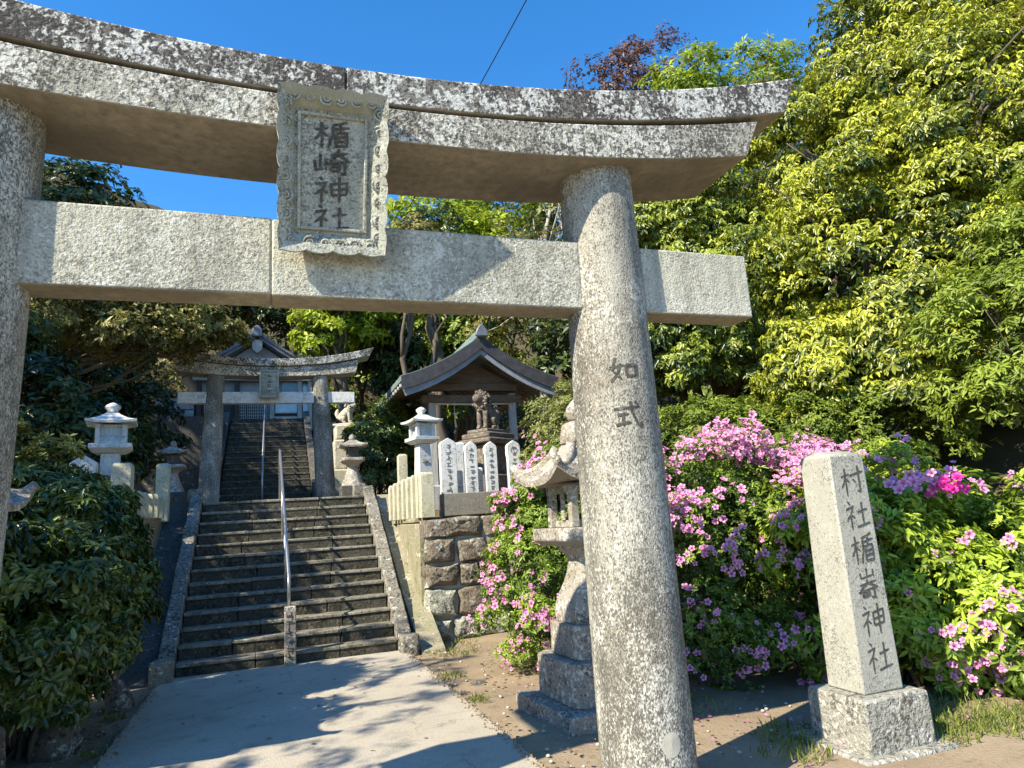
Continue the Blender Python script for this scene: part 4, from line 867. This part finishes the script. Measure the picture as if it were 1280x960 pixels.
tree('lime_tree', 'lime green leafed tree visible between the plaque and the right pillar', (7,26,5), [(6.6,26,13.0,2.6,2.4,2.3),(9.5,27,14.2,2.6,2.4,2.3),(5.3,27,11.2,2.2,2.2,1.8),(8.2,25,11.4,2.3,2.2,1.9)], 'lf_lime', 44, 22, 6, .26, .12, 44, .3, droop=.4, tmean=.7, fine=False)
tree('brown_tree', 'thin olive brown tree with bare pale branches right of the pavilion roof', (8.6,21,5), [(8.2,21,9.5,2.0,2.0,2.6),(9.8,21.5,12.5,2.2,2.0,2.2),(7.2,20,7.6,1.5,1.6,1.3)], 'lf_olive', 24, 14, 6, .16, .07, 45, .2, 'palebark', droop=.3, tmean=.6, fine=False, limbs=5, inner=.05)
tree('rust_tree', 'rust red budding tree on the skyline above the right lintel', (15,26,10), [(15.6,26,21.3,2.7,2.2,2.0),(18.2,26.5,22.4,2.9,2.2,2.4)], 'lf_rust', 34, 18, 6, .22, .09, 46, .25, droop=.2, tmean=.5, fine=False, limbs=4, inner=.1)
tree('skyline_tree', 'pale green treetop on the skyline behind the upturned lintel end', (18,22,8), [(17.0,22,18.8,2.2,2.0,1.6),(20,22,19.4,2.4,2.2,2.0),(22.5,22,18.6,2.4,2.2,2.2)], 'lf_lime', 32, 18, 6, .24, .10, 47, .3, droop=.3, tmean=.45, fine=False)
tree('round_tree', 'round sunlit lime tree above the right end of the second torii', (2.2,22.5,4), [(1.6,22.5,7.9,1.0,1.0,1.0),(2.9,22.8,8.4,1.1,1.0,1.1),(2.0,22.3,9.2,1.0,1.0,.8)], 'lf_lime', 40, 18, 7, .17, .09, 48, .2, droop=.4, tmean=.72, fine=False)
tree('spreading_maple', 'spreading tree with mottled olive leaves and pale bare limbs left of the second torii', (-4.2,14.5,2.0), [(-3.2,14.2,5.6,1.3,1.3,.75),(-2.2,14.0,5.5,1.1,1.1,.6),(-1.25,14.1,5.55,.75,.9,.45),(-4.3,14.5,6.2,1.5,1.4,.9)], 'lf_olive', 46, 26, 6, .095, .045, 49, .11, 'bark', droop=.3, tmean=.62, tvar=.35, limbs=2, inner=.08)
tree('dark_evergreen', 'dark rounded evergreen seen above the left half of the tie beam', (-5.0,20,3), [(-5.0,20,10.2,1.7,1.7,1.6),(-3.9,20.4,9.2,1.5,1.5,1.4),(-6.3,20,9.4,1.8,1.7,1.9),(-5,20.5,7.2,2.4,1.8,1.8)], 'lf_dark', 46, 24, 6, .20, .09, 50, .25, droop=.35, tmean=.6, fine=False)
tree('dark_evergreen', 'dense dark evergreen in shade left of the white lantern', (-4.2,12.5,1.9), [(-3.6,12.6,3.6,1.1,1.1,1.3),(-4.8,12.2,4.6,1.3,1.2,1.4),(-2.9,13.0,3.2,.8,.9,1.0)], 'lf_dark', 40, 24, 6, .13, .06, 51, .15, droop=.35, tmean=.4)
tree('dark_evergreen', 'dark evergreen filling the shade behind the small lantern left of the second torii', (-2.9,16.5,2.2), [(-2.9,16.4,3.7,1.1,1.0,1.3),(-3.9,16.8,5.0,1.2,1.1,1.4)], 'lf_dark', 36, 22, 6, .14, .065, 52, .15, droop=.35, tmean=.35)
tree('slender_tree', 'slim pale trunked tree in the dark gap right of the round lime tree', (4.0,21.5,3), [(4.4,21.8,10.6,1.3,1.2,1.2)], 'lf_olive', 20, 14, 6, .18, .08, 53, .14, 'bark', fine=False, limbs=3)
tree('slender_tree', 'thick trunked tree in the dark gap just left of the pavilion ridge', (5.1,21.8,3.2), [(5.3,22,11.2,1.4,1.2,1.3)], 'lf_dark', 20, 14, 6, .18, .08, 54, .26, 'bark', fine=False, limbs=3)
# the wood on the slope behind
rg = random.Random(99); bk = 0
spots = [(-11,26,8.5,3.2),(-7.5,30,11,3.2),(-3,31,12,3.2),(.5,30,12,3.0),(3.6,28,10.5,2.6),(6.2,33,14,3.2),(10.5,31,15,3.2),(12.5,24,12.5,3.0),(14.5,20,11,2.8),(12.2,16.5,8.6,2.4),(10.2,13.8,6.6,2.0),(18,18,14,3.2),(15,14,9.5,2.8),(20,30,18,3.4),(2.4,33,14,3.2),(10,18.5,8.6,2.2),(6.6,23.5,8.2,2.0),(-14,20,8,3),(14.5,10.5,9.5,2.8),(4.2,24.5,8.4,1.6),(13.5,9.0,11.0,2.3)]
words = ['dull green', 'dark green', 'grey green', 'deep green', 'yellowish green', 'olive green']
where = ['far left above the shrine roof', 'behind the left end of the tie beam', 'directly behind the shrine hall ridge', 'right of the shrine hall ridge', 'behind the round lime tree', 'high up behind the lime green tree', 'behind the bare brown tree', 'on the slope left of the near pillar top', 'on the slope behind the near pillar', 'behind the tie beam stub', 'low behind the tie beam stub', 'under the skyline at right', 'behind the bright evergreens', 'on the skyline below the rust red crown', 'farthest up behind the shrine roof', 'on the bank right of the pavilion', 'just behind the pavilion ridge', 'leftmost on the far slope', 'behind the biggest evergreen at the right', 'among the bare trunks left of the pavilion', 'deep behind the biggest evergreen']
for i, (x, y, z, r) in enumerate(spots):
    b = [(x, y, z, r, r*.9, r*.85), (x+rg.uniform(-.6,.6)*r, y+rg.uniform(-.4,.2)*r, z-r*1.0, r*.85, r*.8, r*.8), (x+rg.uniform(-.8,.8)*r, y-.3*r, z-r*.3, r*.6, r*.6, r*.6)]
    kind = ('lf_dark','lf_dark','lf_olive','lf_dark','lf_fine','lf_olive')[i % 6]
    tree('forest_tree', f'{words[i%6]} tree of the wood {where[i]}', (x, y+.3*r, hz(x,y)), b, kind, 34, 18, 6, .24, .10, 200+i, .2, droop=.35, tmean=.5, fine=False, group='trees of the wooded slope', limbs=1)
# trees left of the frame, whose shade falls over the path and steps
SH = [((-6.4,8.0,0), [(-6.4,7.6,3.7,1.3,1.6,1.9),(-6.3,8.9,5.3,1.4,1.6,2.3),(-6.3,7.2,2.0,1.4,1.6,1.6)], 32, 24, .12, 'broad evergreen left of the steps, shading them'),
      ((-6.6,11.4,1.9), [(-6.5,10.8,5.6,1.5,1.6,2.3),(-6.9,12.8,6.8,1.7,1.7,2.4),(-6.6,11.5,3.6,1.6,1.8,1.5)], 30, 22, .12, 'tall evergreen beside the left terrace'),
      ((-8.0,16.5,2.2), [(-7.9,15.4,8.6,1.8,1.9,2.2),(-8.4,18.5,10.6,2.2,2.3,2.6),(-8.2,16.8,6.0,2.0,2.2,2.0),(-7.6,16.8,10.4,1.9,1.9,2.0),(-8.6,20,13.0,2.4,2.4,2.4),(-7.8,14.0,7.6,1.6,1.6,1.8)], 30, 22, .12, 'tallest evergreen far left of the second torii'),
      ((-6.2,4.4,0), [(-6.1,5.0,5.1,1.3,1.5,.9),(-6.3,3.7,4.1,1.3,1.5,.9),(-5.9,6.2,5.3,1.2,1.2,.7),(-6.4,4.4,6.6,1.2,1.3,.6),(-6.4,5.8,6.8,1.2,1.2,.6)], 13, 5, .0, 'thin spreading evergreen left of the path, throwing dappled shade'),
      ((-6.4,2.2,0), [(-6.4,2.5,5.4,1.3,1.4,.8),(-6.5,1.4,4.4,1.3,1.5,.9),(-6.1,3.0,3.2,1.2,1.3,.8)], 13, 5, .0, 'thin evergreen nearest the left margin, throwing streaks of shade')]
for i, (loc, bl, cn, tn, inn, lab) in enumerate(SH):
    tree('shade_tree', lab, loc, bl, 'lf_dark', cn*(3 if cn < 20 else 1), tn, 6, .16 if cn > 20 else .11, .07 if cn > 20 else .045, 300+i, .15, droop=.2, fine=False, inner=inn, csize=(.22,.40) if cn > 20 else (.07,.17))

# ------------------------------------------------------------------ ground cover, rocks, cable
rg = np.random.default_rng(12)
def scatter_blades(name, label, pos, L, Wd, mat, cat, lie=False):
    K = len(pos); d = rg.normal(size=(K,3)); d[:,2] = .06*rg.normal(size=K) if lie else np.abs(d[:,2])+1.2; n = np.tile((0,0,1.0),(K,1))+rg.normal(size=(K,3))*.3
    if not lie: n = rg.normal(size=(K,3))
    o = leaf_mesh(name, pos, d, n, L*rg.uniform(.6,1.3,K), Wd*rg.uniform(.7,1.2,K), rg.uniform(0,1,K), M[mat], None, False); tag(o, label, cat, kind='stuff'); return o
gp = []
for (x, y, r, k) in ((3.2,4.05,.25,140),(4.3,3.95,.35,500),(4.75,4.1,.5,700),(2.9,6.6,.4,120),(3.45,4.35,.25,160),(4.9,3.6,.4,500),(2.3,9.6,.35,90),(5.5,3.7,.4,400),(1.78,6.5,.12,60),(1.8,7.6,.15,70),(2.2,8.9,.3,120),(-1.35,7.8,.12,60),(-1.3,6.6,.1,40),(2.9,5.2,.35,90),(3.3,5.3,.3,90),(2.0,9.7,.15,80)):
    a = rg.uniform(0,2*math.pi,k); q = r*np.sqrt(rg.uniform(0,1,k)); gp.append(np.stack((x+q*np.cos(a), y+q*np.sin(a), np.full(k,-.01)),1))
scatter_blades('grass', 'thin green grass tufts at the foot of the azaleas', np.concatenate(gp), .075, .011, 'grass', 'grass')
lp = np.concatenate([np.stack((rg.uniform(1.72,3.4,260), rg.uniform(4.2,9.3,260), np.full(260,.012)),1), np.stack((rg.uniform(-3.6,-1.2,700), rg.uniform(4.8,8.8,700), np.full(700,.012)),1), np.stack((rg.normal(-1.35,.1,160), rg.uniform(5.2,8.8,160), np.full(160,.02)),1), np.stack((rg.uniform(-1.1,1.6,50), rg.uniform(4,9.2,50), np.full(50,.036)),1)])
scatter_blades('fallen_leaves', 'dry brown leaves scattered over the bare earth beside the path', lp, .055, .028, 'litter', 'leaf litter', True)
pc = MB(); 
for i in range(420):
    lft = rnd.random() < .4; x = rnd.uniform(-3.4,-1.25) if lft else rnd.uniform(1.7,4.2); y = rnd.uniform(4.2,9.2); s = rnd.uniform(.006,.022)
    pc.lathe([(.001,-s*.5),(s,0),(s*.7,s*.5),(.001,s*.7)], 6, (x,y,.0), rnd.uniform(0,3))
tag(pc.build('gravel', M['mortar'], smooth=True), 'small pale stones on the bare earth beside the path', 'gravel', kind='stuff')
K = 42000; ux = rg.uniform(-14,26,K); uy = rg.uniform(11,36,K); uz = np.array([hz(x,y) for x, y in zip(ux, uy)])+rg.uniform(0,.7,K)
up_ = np.stack((ux,uy,np.nan_to_num(uz, nan=0)),1); up_ = up_[up_[:,2] > 1.0]
dd = rg.normal(size=(len(up_),3)); nn_ = rg.normal(size=(len(up_),3))*.6+np.array((-.2,-.4,1)); o = leaf_mesh('undergrowth', up_, dd, nn_, .24*rg.uniform(.5,1.3,len(up_)), .11*rg.uniform(.6,1.2,len(up_)), np.clip(rg.normal(.35,.25,len(up_)),0,1), M['lf_olive'], None, False); tag(o, 'low leafy undergrowth covering the wooded slope', 'undergrowth', kind='stuff')
def rock(loc, s, seed, label):
    r = random.Random(seed); rings = []
    for k, (q, z) in enumerate(((.75,-.3),(1,.05),(.95,.35),(.7,.7),(.3,.9))):
        rings.append([(math.cos(a)*s[0]*q*r.uniform(.62,1.25), math.sin(a)*s[1]*q*r.uniform(.78,1.15), z*s[2]+r.uniform(-.05,.05)*s[2]) for a in np.linspace(0,2*math.pi,11)[:-1]])
    o = tag(MB().rings(rings).build('garden_rock', M['rock'], bevel=.03), label, 'rock', 'rocks under the dark bush'); o.location = loc
for a in (((-1.88,6.0,0),(.20,.18,.55),1,'dark upright rock under the bush, nearest the left lantern'), ((-1.62,6.9,0),(.20,.2,.34),2,'squat dark rock under the bush, closest to the path'), ((-2.2,6.3,0),(.26,.22,.6),3,'broad dark rock at the back under the bush'), ((-1.60,5.75,0),(.17,.12,.13),4,'low pale rock in a patch of sun under the bush'), ((-1.45,8.3,0),(.14,.2,.3),5,'dark rock beside the foot of the side ramp')): rock(*a)
ep = np.concatenate([np.stack((rg.choice([-1.19,1.66],1500)+rg.normal(0,.035,1500)*np.sign(rg.normal(size=1500)), rg.uniform(3.8,9.4,1500), np.full(1500,.036)),1)])
cm = MB()
for (x, y, z) in ep[:900]:
    q = rnd.uniform(.004,.014); cm.lathe([(q,-.006),(q*.7,q*.5),(.001,q*.7)], 5, (x, y, z if -1.2 < x < 1.67 else .0), rnd.uniform(0,3))
tag(cm.build('soil_crumbs', M['dirt']), 'loose soil crumbs spilling over the edges of the concrete path', 'soil', kind='stuff')
pp_ = np.concatenate([np.stack((rg.normal(3.0,.5,160), rg.normal(6.3,.7,160), np.full(160,.014)),1), np.stack((rg.normal(3.9,.6,160), rg.normal(4.3,.3,160), np.full(160,.016)),1)])
scatter_blades('fallen_petals', 'pink petals fallen on the earth under the azaleas', pp_, .035, .024, 'petal', 'petals', True)
cb = [Vector((6.95,14,16.5)).lerp(Vector((4.9,24,13.4)), t) for t in np.linspace(-.6,1.0,14)]
tag(MB().tube([(p.x,p.y,p.z-.35*4*(i/13)*(1-i/13)) for i, p in enumerate(cb)], .016, 6).build('overhead_cable', M['cable'], smooth=True), 'thin dark cable crossing the blue sky above the lintel', 'cable')
print('objects', len(bpy.data.objects), 'tris', sum(len(o.data.polygons)*2 for o in bpy.data.objects if o.type == 'MESH'))
